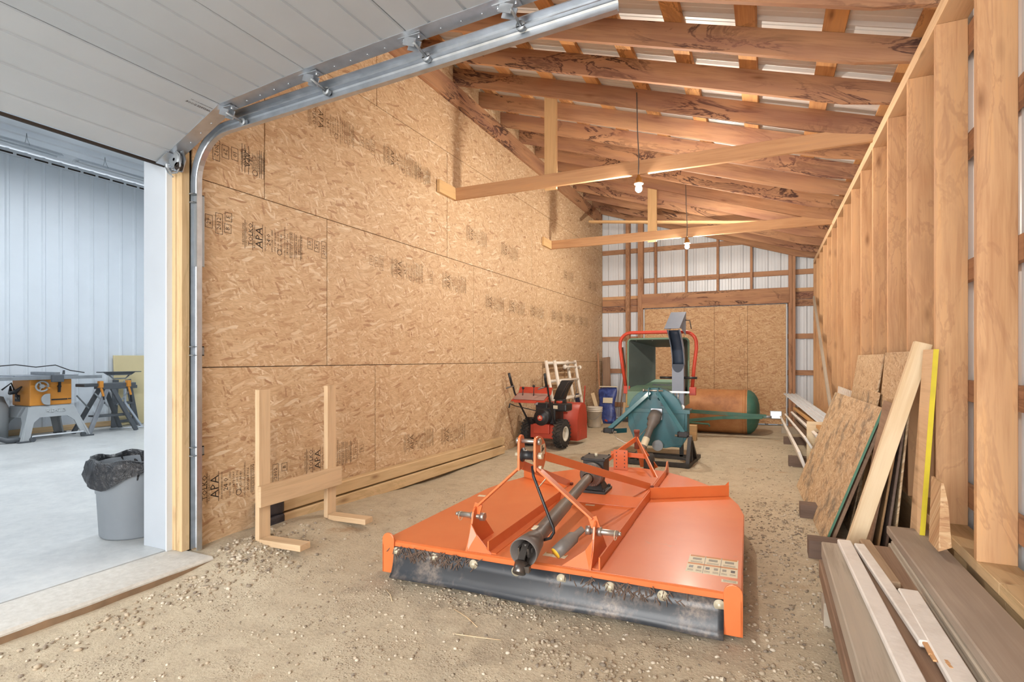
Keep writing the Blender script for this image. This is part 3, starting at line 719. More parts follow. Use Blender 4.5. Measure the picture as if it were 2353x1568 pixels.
# drive shaft
A = Vector((gx, gy-.10, .445)); B = Vector((-.03,-.13,.325)); d = (B-A).normalized(); L = (B-A).length
mb = MB(); mb.lathe([(0,.03),(0,.085),(.05,.088),(.06,.07),(.085,.06),(.09,.045),(.14,.04)], A, d, 28)
for i in range(28):
    a = 2*math.pi*i/28; o1 = d.orthogonal().normalized(); o2 = d.cross(o1); p = A + d*.055 + (o1*math.cos(a)+o2*math.sin(a))*.074; mb.cbox(p, (.006,.006,.02))
ds = mb.build('drive_shaft', M['gunmetal'], mow)
mb = MB(); mb.lathe([(.12,.034),(.70,.036),(.70,.041),(L-.13,.043)], A, d, 24); mb.build('shaft_tube', M['gunmetal'], ds)
mb = MB(); mb.lathe([(L-.16,.043),(L-.14,.05),(L-.12,.056),(L-.06,.064),(L-.02,.07),(L+.03,.074),(L+.03,.069),(L-.1,.05),(L-.12,.03)], A, d, 32); mb.build('shaft_guard', M['gunmetal'], ds)
y1 = B + d*.03
mb = MB(); up = Vector((0,0,1)); side = d.cross(up).normalized(); upp = side.cross(d)
for s_ in (-1,1): mb.bar(B-d*.08+side*.026*s_, y1-d*.0+side*.026*s_, .045, .010, up=upp)
mb.cyl(B-d*.01-side*.04, B-d*.01+side*.04, .014, 12); mb.cyl(B-d*.01-upp*.035, B-d*.01+upp*.035, .014, 12)
mb.bar(B-d*.01+upp*.028, B+d*.06-up*.05+upp*.026, .035, .010, up=side); mb.bar(B-d*.01-upp*.028, B+d*.06-up*.05-upp*.02, .035, .010, up=side)
e0 = B+d*.055-up*.035; ed = (d*.7-up*.9).normalized()
mb.lathe([(0,.012),(0,.032),(.055,.034),(.06,.03),(.06,.02),(.02,.018)], e0, ed, 16); mb.cbox(e0+ed*.03-side*.038, (.03,.03,.03))
mb.build('yoke', plain('burnished_steel', '#75706c', .3, .85), ds)
mb = MB(); p = A+d*(L-.2); mb.cbox(p+upp*.04+side*.018, (.03,.05,.004), Matrix((side,d,upp)).transposed()); mb.build('shaft_label', M['cream'], ds)
# hitch frame
for s_, x in ((-1,-.45),(1,.275)):
    mb = MB()
    mb.prism([(x-.006,-.005,.21),(x-.006,.36,.21),(x-.006,.17,.40)] + [(x-.006,.125+.05*math.cos(a),.395+.05*math.sin(a)) for a in [math.pi*i/6 for i in range(0,7)]] + [(x-.006,.05,.30)], (.012,0,0))
    mb.prism([(x,.0,.21),(x-.17*s_,.0,.21),(x-.04*s_,.05,.30),(x,.06,.36)], (0,.01,0)); hp = mb.build('hitch_plate', M['orange'], mow, .002)
    mb = MB(); mb.cyl((x-.05*s_,.125,.385),(x+.12*s_,.125,.385),.016,14); mb.cyl((x-.055*s_,.125,.385),(x-.03*s_,.125,.385),.026,6); mb.cyl((x+.01*s_,.125,.385),(x+.03*s_,.125,.385),.025,12); mb.cyl((x+.12*s_,.125,.385),(x+.135*s_,.125,.385),.011,8)
    hpin = mb.build('hitch_pin', M['steel'], hp)
    mb = MB(); mb.tube([(x+.105*s_+.002*math.cos(a), .125+.02*math.cos(a), .375+.026*math.sin(a)) for a in [2*math.pi*i/12 for i in range(13)]], .0025, 5); mb.build('lynch_pin_ring', M['yellowzinc'], hpin)
for x0, x1 in ((-.45,-.165),(.275,-.068)):
    mb = MB(); mb.tube; dx = x1-x0
    mb.bar((x0,.125,.40),(x0+dx*.06,.125,.46),.05,.012,up=(1 if dx<0 else -1,0,.1)); mb.bar((x0+dx*.05,.125,.45),(x1,.128,.70),.012,.05,up=(dx,0,-.3)); mb.bar((x1,.128,.69),(x1,.128,.76),.05,.012,up=(0,1,0))
    mb.build('a_frame_arm', M['orange'], mow, .002)
mb = MB(); x = -.165
mb.prism([(x-.007,.09,.68),(x-.007,.165,.70),(x-.007,.17,.78),(x-.007,.165,.83)] + [(x-.007,.128+.035*math.cos(a),.845+.035*math.sin(a)) for a in [math.pi*i/6 for i in range(0,7)]] + [(x-.007,.09,.75)], (.014,0,0)); mb.build('mast_plate', M['orange'], mow, .002)
mb = MB(); x = -.068
mb.prism([(x-.007,.09,.68),(x-.007,.15,.655)] + [(x-.007,.13+.13*math.cos(a),.765+.11*math.sin(a)) for a in [-1.2+2.77*i/12 for i in range(13)]] + [(x-.007,.10,.87),(x-.007,.09,.84)], (.014,0,0)); mp_ = mb.build('mast_plate', M['orange'], mow, .002)
mb = MB(); mb.cbox((x+.0075,.20,.79),(.001,.07,.06)); lb_ = mb.build('maker_label', M['cream'], mp_)
mb = MB(); mb.cbox((x+.0085,.20,.79),(.001,.04,.012), Matrix.Rotation(R(20),3,'X')); mb.cbox((x+.0085,.19,.80),(.001,.012,.03)); mb.build('label_mark', M['black'], lb_)
mb = MB(); mb.cyl((-.185,.125,.845),(-.045,.125,.845),.012,12); mb.cyl((-.19,.125,.845),(-.175,.125,.845),.018,8); mb.cyl((-.058,.125,.845),(-.044,.125,.845),.019,8); mb.build('mast_pin', M['steel'], mow)
mb = MB(); mb.lathe([(0,.012),(0,.04),(.006,.04),(.01,.026),(.07,.026),(.074,.04),(.08,.04),(.08,.012)], (-.157,.13,.765), (1,0,0), 20); mb.build('mast_roller', M['black'], mow)
mb = MB(); mb.cyl((-.20,.13,.765),(-.04,.13,.765),.011,10); mb.cyl((-.058,.13,.765),(-.035,.13,.765),.02,6); mb.cyl((-.058,.13,.70),(-.04,.13,.70),.011,6); mb.build('mast_bolt', M['yellowzinc'], mow)
for (x0,y0,z0),(x1,y1_,z1) in (((-.06,.24,.745),(.31,1.60,.30)),((-.172,.16,.70),(-.31,1.46,.30))):
    mb = MB(); mb.bar((x0,y0,z0),(x1,y1_,z1),.05,.012,up=(0,.3,1)); br = mb.build('brace_bar', M['orange'], mow, .002)
    mb = MB(); mb.cyl((x1-.02,y1_,z1),(x1+.03,y1_,z1),.011,8); mb.build('brace_bolt', M['redbrown'], br)
mb = MB(); mb.tube([(-.085,.10,.71),(-.07,.08,.66),(.03,.05,.46),(.06,.045,.40),(.062,.045,.375),(.045,.04,.345),(.01,.04,.33),(-.01,.045,.335)], .0085, 8); hk = mb.build('shaft_hook', M['black'], mow)
mb = MB(); mb.cbox((-.035,.150,.62),(.003,.03,.09), Matrix.Rotation(R(40),3,'Y')); mb.build('arm_label', M['cream'], mow)
mb = MB(); mb.lathe([(0,.0),(0,.034),(.06,.036),(.13,.034),(.15,.02),(.2,.018)], (.10,-.03,.295), (.45,.62,.42), 18); tb = mb.build('coupler_cover', M['gunmetal'], mow)
mb = MB(); mb.lathe([(-.004,0),(-.004,.03),(.006,.03)], (.10,-.03,.295), (.45,.62,.42), 18); mb.build('cover_cap', M['yellow'], tb)
# decals on the deck
def decal(name, cx, cy, w, h, ang, mat, parent, z=.2206):
    mb = MB(); mb.cbox((cx,cy,z),(w,h,.0008), Matrix.Rotation(R(ang),3,'Z')); return mb.build(name, mat, parent)
dw = decal('warning_label', .855, .305, .25, .25, 0, M['cream'], deck)
ora = plain('label_orange', '#c9803a', .5); gr = plain('label_grey', '#8f8878', .5)
for i in range(3):
    x = .773+.082*i; decal('label_header', x, .418, .076, .02, 0, ora, dw, .2214); decal('label_picture', x, .375, .045, .03, 0, gr, dw, .2214)
    for j in range(2): decal('label_text', x, .335-.013*j, .06, .004, 0, gr, dw, .2214)
decal('label_header', .855, .30, .246, .018, 0, ora, dw, .2214)
for i in range(6):
    x = .752+.041*i; decal('label_picture', x, .255, .02, .03, 0, M['black'] if i in (0,2,5) else gr, dw, .2214)
    for j in range(2): decal('label_text', x, .215-.013*j, .028, .004, 0, gr, dw, .2214)
for x in (.814,.896): decal('label_rule', x, .305, .002, .25, 0, M['black'], dw, .2214)
sl = decal('small_label', .945, .125, .075, .032, 0, M['cream'], deck)
for j in range(2): decal('label_text', .945, .132-.013*j, .06, .004, 0, gr, sl, .2214)
dn = decal('danger_label', .04, .13, .13, .055, 0, M['cream'], deck); decal('label_header', .04, .148, .12, .015, 0, ora, dn, .2214)
decal('barcode_label', -.93, 1.12, .06, .045, 8, M['cream'], deck); decal('small_label', -.06, 1.19, .07, .03, 0, M['cream'], deck); decal('small_label', .42, 1.95, .10, .03, 3, M['cream'], deck)
# tail wheel assembly
ap = (-.06, 2.98, .47)
tb = MB(); tb.bar((-.34,2.30,.25),ap,.05,.012); tb.bar((.30,2.05,.25),ap,.05,.012); tb.bar((-.25,2.62,.36),(.12,2.62,.35),.045,.012)
tail = tb.build('tail_frame', M['orange'], mow, .002)
mb = MB(); mb.box((-.20,2.52,.22),(-.06,2.532,.415)); tp_ = mb.build('adjuster_plate', M['orange'], tail, .002)
mb = MB()
for sx in (-.17,-.09):
    for i in range(5): mb.cyl((sx,2.519,.25+.035*i),(sx,2.5185,.25+.035*i),.006,8)
tag(mb.build('adjuster_holes', M['black'], tp_), kind='stuff')
mb = MB(); mb.cyl((ap[0],ap[1],.36),(ap[0],ap[1],.53),.026,12); mb.cyl((ap[0],ap[1],.53),(ap[0],ap[1],.56),.034,6); mb.build('caster_tube', M['redbrown'], tail)
mb = MB(); mb.lathe([(-.05,.05),(-.05,.125),(-.035,.15),(.035,.15),(.05,.125),(.05,.05)], (.05,3.10,.15), (1,.1,0), 24); tw = mb.build('tail_wheel', M['tyre'], mow)
mb = MB(); mb.lathe([(-.045,.0),(-.045,.055),(.045,.055),(.045,0)], (.05,3.10,.15), (1,.1,0), 16); mb.build('wheel_hub', M['galv_dull'], tw)
mb = MB(); mb.bar((-.02,3.10,.15),(-.04,3.0,.37),.05,.01,up=(1,0,0)); mb.bar((.12,3.10,.15),(-.02,3.0,.37),.05,.01,up=(1,0,0)); mb.build('caster_fork', M['orange'], tail)
# ================================================================== WOOD CHIPPER
M['teal'] = plain('teal_paint', '#2f6a76', .42, 0, .08, 5, coat=.3, dirt=('#7d9390', .25)); M['hopper'] = plain('sage_green_paint', '#6d8a76', .5, 0, .08, 5)
M['hopper_in'] = plain('hopper_inside', '#56605c', .6, 0, .12, 6); M['chute'] = plain('blue_grey_paint', '#77808f', .4, 0, .06, 5); M['navy'] = plain('chute_inside', '#3a4454', .6)
M['red'] = plain('red_paint', '#c4452f', .45, 0, .08, 6); M['green'] = plain('dull_green_paint', '#3d6b5c', .5, 0, .15, 7, dirt=('#8d7a5d', .4))
ch = thing('wood_chipper', 'teal green wood chipper with red hoop bar and tall grey chute', 'wood chipper', (-1.3, 7.1, 0))
def ringpts(pts, y): return [(x, y, z) for x, z in pts]
arc = [(-.03+.355*math.cos(a), .60+.325*math.sin(a)) for a in [math.pi*i/18 for i in range(19)]]
body = [(.385,.60)] + arc[1:-1] + [(-.385,.60),(-.385,.42),(-.27,.16),(.30,.16),(.385,.30)]
mb = MB(); mb.prism(ringpts(body, 0), (0,.22,0)); hs = mb.build('rotor_housing', M['teal'], ch, .006)
mb = MB(); mb.box((-.42,-.02,.625),(.42,.25,.65)); mb.box((-.42,-.02,.60),(.42,-.01,.65)); mb.build('housing_flange', M['teal'], ch, .003)
mb = MB(); mb.prism([(x,-.012,z) for x,z in ((-.34,.62),(.36,.62),(.33,.2),(.1,.14),(-.22,.2))], (0,.012,0)); mb.build('front_plate', M['teal'], ch, .003)
mb = MB()
for i in range(4): mb.cbox((.08,-.014,.70+.022*i),(.06,.01,.006))
tag(mb.build('housing_vents', M['black'], hs), kind='stuff')
for s_, px in ((-1,-.54),(1,.39)):
    mb = MB(); mb.bar((-.03+.05*s_,-.06,.86),(px,-.38,.40),.06,.05,up=(0,-1,.3)); mb.build('hitch_brace', M['teal'], ch, .003)
    mb = MB(); mb.cyl((px-.07,-.4,.385),(px+.07,-.4,.385),.035,14); mb.box((px-.05,-.44,.36),(px+.05,-.34,.42)); hb = mb.build('hitch_bracket', M['black'], ch, .004)
    mb = MB(); mb.cyl((px-.10,-.4,.37),(px+.10,-.4,.37),.014,10); mb.build('hitch_pin', M['steel'], hb)
    mb = MB(); mb.bar((px,-.36,.37),(px*.75,-.02,.35),.06,.02); mb.build('hitch_arm', M['teal'], ch)
for x in (-.09,.03):
    mb = MB(); mb.prism([(x-.006,-.12,.80),(x-.006,.0,.76),(x-.006,.0,.92),(x-.006,-.06,.94),(x-.006,-.12,.92)], (.012,0,0)); mb.build('top_lug', M['teal'], ch, .003)
mb = MB(); mb.cyl((-.16,-.08,.895),(.09,-.08,.895),.012,10); mb.cyl((-.17,-.08,.895),(-.15,-.08,.895),.022,8); mb.build('top_pin', M['steel'], ch)
mb = MB(); mb.cbox((.0,-.03,.585),(.15,.03,.15)); mb.build('bearing_flange', M['galv'], ch, .004)
A = Vector((.0,-.06,.60)); B = Vector((-.13,-.5,.08)); d = (B-A).normalized(); L = (B-A).length
mb = MB(); mb.lathe([(0,.05),(.0,.078),(.12,.085),(.13,.07),(.2,.062),(.22,.045),(.28,.042)], A, d, 24); sh = mb.build('drive_shaft', M['gunmetal'], ch)
mb = MB(); mb.lathe([(.25,.042),(L-.14,.045),(L-.12,.05),(L,.06),(L,.03)], A, d, 20); mb.build('shaft_tube', M['gunmetal'], sh)
mb = MB(); mb.lathe([(.40,.046),(.52,.046)], A, d, 20); mb.build('shaft_label', M['cream'], sh)
mb = MB(); mb.tube([(-.50,-.42,.40),(-.42,-.46,.30),(-.3,-.48,.25),(-.18,-.44,.30),(-.08,-.30,.42)], .006, 6); mb.build('safety_chain', M['steel'], ch)
# base frame
mb = MB()
for x in (.47,):
    mb.bar((x,-.42,.36),(x-.02,-.5,.02),.045,.045,up=(0,1,0)); mb.bar((x,-.40,.36),(x+.02,.02,.02),.045,.045,up=(0,1,0)); mb.bar((x-.02,-.52,.025),(x+.03,.25,.025),.05,.05)
    mb.bar((x,-.3,.30),(x,-.3,.03),.03,.03,up=(1,0,0))
mb.build('skid_frame', M['iron'], ch, .003)
for p_, q_, w_, t_, u_ in (((-.3,-.5,.03),(.47,-.5,.03),.05,.05,(0,0,1)),((-.3,-.45,.12),(.46,-.45,.10),.035,.03,(0,0,1)),((-.28,-.5,.03),(-.28,.25,.03),.05,.05,(0,0,1)),((-.2,.1,.03),(-.2,.1,.2),.05,.05,(1,0,0)),((.3,.1,.03),(.3,.1,.2),.05,.05,(1,0,0)),((-.28,.1,.03),(.48,.1,.03),.05,.05,(0,0,1))):
    mb = MB(); mb.bar(p_, q_, w_, t_, up=u_); mb.build('skid_bar', M['iron'], ch, .003)
mb = MB(); mb.lathe([(0,.012),(0,.07),(.012,.07),(.02,.055),(.028,.07),(.04,.07),(.04,.02),(.045,.02),(.045,0)], (.02,-.04,.18), (0,-1,0), 24, False); mb.build('belt_pulley', M['galv_dull'], ch)
# feed hopper : open ended funnel
mo = [(-.47,1.58),(.34,1.58),(.34,.82),(-.47,.82)]; inn = [(-.20,1.49),(.20,1.49),(.20,1.0),(-.20,1.0)]
names = ('hopper_top','hopper_side','hopper_floor','hopper_side')
for i in range(4):
    j = (i+1)%4; a0, a1, b0, b1 = mo[i], mo[j], inn[i], inn[j]
    mb = MB(); q = [(a0[0],.40,a0[1]),(a1[0],.40,a1[1]),(b1[0],.95,b1[1]),(b0[0],.95,b0[1])]
    mb.add(q, [(0,1,2,3)]); o = mb.build(names[i], M['hopper'] if i == 2 else M['hopper_in'], ch, fix=False); md = o.modifiers.new('thick','SOLIDIFY'); md.thickness = .006
    if i in (0,3):
        mb = MB()
        for t in (.12,.4,.7):
            p = Vector((a0[0]*(1-t)+a1[0]*t, .44, (a0[1]*(1-t)+a1[1]*t))); mb.sphere(p+Vector((.012 if i == 3 else 0,0,-.012 if i == 0 else 0)), .008, 8, 5)
        tag(mb.build('rivet', M['steel'], o), kind='stuff')
mb = MB(); fr = []
for cx, cz, a0 in ((.30,1.54,0),(-.43,1.54,90),(-.43,.86,180),(.30,.86,270)):
    for i in range(5): a = R(a0+90*i/4); fr.append((cx+.05*math.cos(a), .40, cz+.05*math.sin(a)))
mb.tube(fr+[fr[0]], .014, 6); mb.build('hopper_rim', M['hopper'], ch)
mb = MB(); mb.prism([(-.45,.22,.66),(-.45,.22,.86),(-.45,.55,.93),(-.45,.9,.93),(-.45,.9,.66)], (.75,0,0)); mb.build('feed_box', M['hopper'], ch, .006)
mb = MB(); mb.box((-.12,.32,.945),(.2,.34,.96)); mb.build('feed_box_hinge', M['black'], ch)
mb = MB(); hp = [(-.515,.42,.90),(-.58,.42,1.30),(-.60,.42,1.47)]
hp += [(-.44-.16*math.cos(a), .42, 1.52+.16*math.sin(a)) for a in [R(10+80*i/6) for i in range(7)]] + [(.29+.16*math.sin(a), .42, 1.52+.16*math.cos(a)) for a in [R(80*i/6) for i in range(7)]] + [(.45,.42,1.45),(.42,.42,1.2),(.395,.42,.90)]
mb.tube(hp, .024, 10); hoop = mb.build('hoop_bar', M['red'], ch)
for x in (-.50,.40):
    mb = MB(); mb.cbox((x,.42,.87),(.09,.06,.11)); mb.build('hoop_clamp', M['red'], hoop, .005)
# discharge chute
mb = MB(); cx, cy = .25, .18; w, dd = .075, .07
rings = [[(cx+sx*w, cy+sy*dd, z) for sx,sy in ((-1,-1),(1,-1),(1,1),(-1,1))] for z in (.62,.95,1.22)]
mb.loft(rings, False, False); cho = mb.build('discharge_chute', M['chute'], ch, fix=False)
mb = MB(); n = 9; L_, R_, LB, RB = [], [], [], []
for i in range(n):
    t = i/(n-1); z = 1.22+.47*t; sx = -.05*t*t; fy = -.02*t-.10*t*t
    L_.append((cx-w+sx, cy-dd+fy+.0*t, z)); R_.append((cx+w+sx, cy-dd+fy, z)); LB.append((cx-w+sx, cy+dd+fy, z)); RB.append((cx+w+sx, cy+dd+fy, z))
mb.add(LB+RB, [(i,i+1,n+i+1,n+i) for i in range(n-1)], True); bk = mb.build('chute_back', M['navy'], cho, fix=False); bk.modifiers.new('t','SOLIDIFY').thickness = .005
for F, Bk, nm in ((L_,LB,'chute_side'),(R_,RB,'chute_side')):
    mb = MB(); mb.add(F+Bk, [(i,i+1,n+i+1,n+i) for i in range(n-1)], True); o = mb.build(nm, M['chute'], cho, fix=False); o.modifiers.new('t','SOLIDIFY').thickness = .005
mb = MB(); lip = [(cx+w*math.cos(a), cy-dd-.002, 1.24-.11*math.sin(a)) for a in [math.pi*i/12 for i in range(13)]]
mb.prism([(cx+w,cy-dd-.003,1.24)]+lip+[(cx-w,cy-dd-.003,1.24)], (0,.002,0)); mb.build('chute_scoop', M['navy'], cho)
mb = MB(); mb.add([(.11,-.12,1.70),(.30,-.12,1.70),(.345,.16,1.93),(.155,.16,1.93)], [(0,1,2,3)]); o = mb.build('chute_hood', M['chute'], cho, fix=False); o.modifiers.new('t','SOLIDIFY').thickness = .006
mb = MB()
for q in (((.11,-.12,1.70),(.155,.16,1.93),(.15,.14,1.70)), ((.30,-.12,1.70),(.345,.16,1.93),(.345,.12,1.62),(.31,.0,1.70))): mb.add(q, [tuple(range(len(q)))])
o = mb.build('hood_cheek', M['chute'], cho, fix=False); o.modifiers.new('t','SOLIDIFY').thickness = .005
mb = MB(); mb.tube([(.345,.12,1.82),(.40,.12,1.81),(.41,.12,1.76),(.42,.12,1.70)], .006, 6); mb.build('hood_crank', M['black'], cho)
for s_ in (-1,1):
    mb = MB(); mb.cyl((cx+s_*.075,cy-.03,1.06),(cx+s_*.24,cy-.03,1.06),.016,10); mb.build('chute_handle', M['black'], cho)
mb = MB(); mb.box((.05,.09,.86),(.40,.105,.885)); mb.cyl((.19,.10,.68),(.19,.085,.68),.03,12); mb.cyl((.31,.10,.68),(.31,.085,.68),.03,12); mb.tube([(.22,.09,.86),(.225,.08,.76),(.24,.08,.72),(.255,.08,.76),(.26,.09,.86)], .008, 6); mb.build('chute_latch', M['steel'], cho)
# ================================================================== LAND ROLLER
ro = thing('land_roller', 'rusty brown steel drum roller with green domed ends and drawbar', 'roller', (-.9, 10.05, 0))
k = NT('rusty_drum'); v = k.coords(rnd=False); n1 = k.noise(v, 3, 6, .65)
k.bs(Base__Color=k.ramp(n1.outputs[0], [(.3, lin('#7d4d31')), (.5, lin('#ab7448')), (.7, lin('#bd8a5b'))]), Roughness=.6); M['rust'] = k.m
mb = MB(); mb.cyl((-.95,0,.385),(.62,0,.385),.385,48,False); mb.build('drum', M['rust'], ro)
mb = MB(); mb.lathe([(.0,.385),(0,.39),(.05,.39),(.05,.385)], (.55,0,.385), (1,0,0), 48); mb.build('drum_band', M['rust'], ro)
for s_, x in ((1,.62),(-1,-.95)):
    mb = MB(); mb.lathe([(0,.384),(.05,.375),(.11,.33),(.16,.25),(.19,.14),(.20,0)], (x,0,.385), (s_,0,0), 40); mb.build('domed_end', M['green'], ro)
mb = MB(); mb.bar((-.32,-.62,.42),(.92,-.60,.375),.06,.04); mb.build('drawbar', M['green'], ro, .003)
mb = MB(); mb.bar((-.30,-.75,.27),(.25,-.68,.335),.05,.04); mb.bar((.24,-.68,.335),(.86,-.62,.36),.05,.04); mb.build('drawbar', M['green'], ro, .003)
mb = MB(); mb.cyl((.88,-.6,.37),(1.0,-.6,.37),.022,10); mb.build('hitch_pin', M['galv_dull'], ro)
mb = MB(); mb.bar((-.32,-.62,.42),(-.32,.0,.385),.06,.04); mb.bar((-.32,-.62,.42),(-.30,-.75,.27),.06,.04,up=(1,0,0)); mb.build('drawbar_bracket', M['green'], ro)
mb = MB(); mb.tube([(-.32,-.78,.24),(-.1,-.78,.235),(.05,-.78,.23),(.06,-.78,.19)], .014, 8); mb.build('jack_crank', M['green'], ro)
wb = MB(); wb.box((-.06,-.07,0),(.06,.07,.245)); o = tag(wb.build('timber_block', M['treated'], None, .004), 'short tan wood post propping the green drawbar', 'wood block'); o.location = (-1.06, 8.9, 0.0)
# ================================================================== SNOW BLOWER
M['blowred'] = plain('blower_red', '#b5432f', .45, 0, .1, 6)
M['engine'] = plain('black_engine', '#2b2a2c', .45, .1, .2, 20, .2); M['rim'] = plain('cream_rim', '#e2dccd', .5)
sb = thing('snow_blower', 'red and black snow blower with chunky tyres by the OSB wall', 'snow blower', (-2.94, 7.25, .03), R(-4))
for s_ in (-1,1):
    x = .255*s_
    mb = MB(); mb.lathe([(-.065,.11),(-.065,.17),(-.045,.195),(.045,.195),(.065,.17),(.065,.11)], (x,0,.2), (1,0,0), 32)
    for i in range(22):
        a = 2*math.pi*i/22
        for q in (-1,1):
            aa = a + (.14 if q > 0 else 0); Rm = Matrix.Rotation(-aa,3,'X') @ Matrix.Rotation(R(28*q),3,'Z')
            mb.cbox((x+.03*q, .198*math.sin(aa), .2+.198*math.cos(aa)), (.065,.022,.022), Rm)
    ty = mb.build('tyre', M['tyre'], sb)
    mb = MB(); mb.lathe([(.0,.0),(.0,.04),(-.02,.09),(.03,.112),(.035,.105),(.03,.09)], (x+.03*s_,0,.2), (s_,0,0), 24); mb.build('rim', M['rim'], ty)
mb = MB(); mb.box((-.2,-.12,.13),(.2,.35,.32)); mb.box((-.13,-.16,.2),(.13,-.1,.34)); mb.build('chassis', M['blowred'], sb, .01)
mb = MB(); mb.box((-.15,-.04,.33),(.17,.26,.56)); mb.cyl((.0,-.16,.43),(.0,.0,.43),.12,24); mb.box((-.17,.0,.52),(.02,.22,.63)); en = mb.build('engine', M['engine'], sb, .012)
mb = MB(); mb.lathe([(0,0),(0,.075),(.012,.085),(.03,.115)], (0,-.19,.43), (0,1,0), 24); rc = mb.build('recoil_cover', M['black'], en)
mb = MB(); mb.cyl((0,-.1905,.43),(0,-.196,.43),.04,20); ss = mb.build('round_sticker', M['red'], rc)
mb = MB(); mb.cbox((0,-.197,.43),(.05,.001,.012)); mb.cbox((0,-.197,.45),(.018,.001,.018)); mb.build('sticker_mark', M['cream'], ss)
mb = MB(); mb.box((.10,-.03,.52),(.34,.2,.63)); ft = mb.build('fuel_tank', M['black'], sb, .02)
mb = MB(); mb.cyl((.18,.08,.63),(.18,.08,.66),.045,16); mb.build('fuel_cap', M['red'], ft)
mb = MB(); mb.cbox((.17,-.032,.58),(.07,.002,.05)); mb.build('tank_label', M['cream'], ft)
mb = MB(); mb.cyl((-.16,.02,.60),(-.16,.02,.68),.035,12); mb.build('primer_cup', plain('smoky_plastic','#c6c9cf',.25), sb)
for s_ in (-1,1):
    mb = MB(); mb.tube([(.2*s_,.05,.22),(.2*s_,-.10,.30),(.25*s_,-.38,.68),(.265*s_,-.46,.80),(.27*s_,-.50,.9),(.27*s_,-.54,.93)], .014, 8); hb = mb.build('handle_tube', M['black'], sb)
    mb = MB(); mb.tube([(.27*s_,-.53,.91),(.272*s_,-.57,1.0),(.278*s_,-.60,1.08)], .019, 8); mb.build('hand_grip', M['black'], hb)
    mb = MB(); mb.tube([(.25*s_,-.50,.90),(.25*s_-.05,-.58,.88),(.25*s_-.06,-.62,.87)], .011, 6); mb.build('clutch_lever', M['gunmetal'], hb)
mb = MB(); mb.prism([(-.26,-.58,.70),(-.26,-.36,.80),(-.26,-.32,.88),(-.26,-.31,.88),(-.26,-.35,.79),(-.26,-.57,.685)], (.52,0,0)); mb.box((-.20,-.60,.675),(.14,-.57,.70)); tr_ = mb.build('control_panel', M['blowred'], sb, .004)
mb = MB(); mb.prism([(-.24,-.555,.714),(-.24,-.38,.793),(-.24,-.385,.797),(-.24,-.56,.718)], (.48,0,0)); mb.build('panel_face', plain('dusty_red','#a08078',.6), tr_)
for x in (-.12,.05):
    mb = MB(); mb.bar((x,-.54,.722),(x,-.42,.777),.004,.008); mb.build('lever_slot', M['black'], tr_)
for x, h in ((-.14,.10),(.03,.13)):
    mb = MB(); mb.tube([(x,-.45,.76),(x,-.44,.76+h)], .006, 6); mb.sphere((x,-.44,.77+h), .02, 10, 6); mb.build('shift_lever', M['black'], tr_)
mb = MB(); mb.tube([(-.25,-.62,.66),(-.24,-.5,.62),(-.10,-.1,.52),(.05,.25,.50)], .007, 6); mb.tube([(-.25,-.62,.66),(-.26,-.63,.60)], .01, 6); mb.build('chute_crank_rod', M['black'], sb)
# auger housing: curved drum section
prof = [(.42,.04),(.40,.2),(.42,.36),(.47,.49),(.55,.57),(.66,.60)]
mb = MB(); mb.loft([[(-.32,y,z) for y,z in prof],[(.32,y,z) for y,z in prof]], True, False, False); ah = mb.build('auger_housing', M['blowred'], sb, fix=False); ah.modifiers.new('t','SOLIDIFY').thickness = .006
for s_ in (-1,1):
    mb = MB(); mb.prism([(.32*s_,y,z) for y,z in prof+[(.74,.56),(.80,.42),(.80,.04)]], (.008*s_,0,0)); sp_ = mb.build('housing_side', M['blowred'], ah)
    mb = MB(); mb.cbox((.33*s_,.62,.13),(.008,.2,.15)); mb.build('skid_shoe', M['blowred'], sp_, .004)
    mb = MB(); mb.bar((.31*s_,.70,.50),(.32*s_,.74,.86),.02,.008,up=(1,0,0)); mb.build('drift_bar', M['blowred'], ah)
mb = MB(); mb.cyl((-.31,.62,.24),(.31,.62,.24),.03,10)
for i in range(16):
    x0 = -.28+.56*i/15; a = i*.9; mb.cbox((x0,.62+.11*math.cos(a),.24+.11*math.sin(a)),(.03,.08,.08))
mb.build('auger', M['iron'], sb)
mb = MB(); mb.cbox((.12,.418,.50),(.11,.004,.05), Matrix.Rotation(R(-20),3,'X')); mb.build('housing_label', M['cream'], ah)
mb = MB(); mb.cone((.02,.48,.58),(.02,.48,.66),.10,.09,20); c0 = [(-.07,.40,.66),(.09,.40,.66),(.09,.53,.66),(-.07,.53,.66)]; mb.loft([c0, [(x+.05,y+.0,.80) for x,y,_ in c0], [(x+.13,y+.02,.95) for x,y,_ in c0]], False); ct = mb.build('snow_chute', M['black'], sb, .006)
mb = MB(); mb.tube([(.06,.38,.70),(.20,.37,.93),(.30,.40,.94),(.30,.45,.80),(.26,.45,.66)], .006, 6); mb.build('chute_cable', M['gunmetal'], ct)
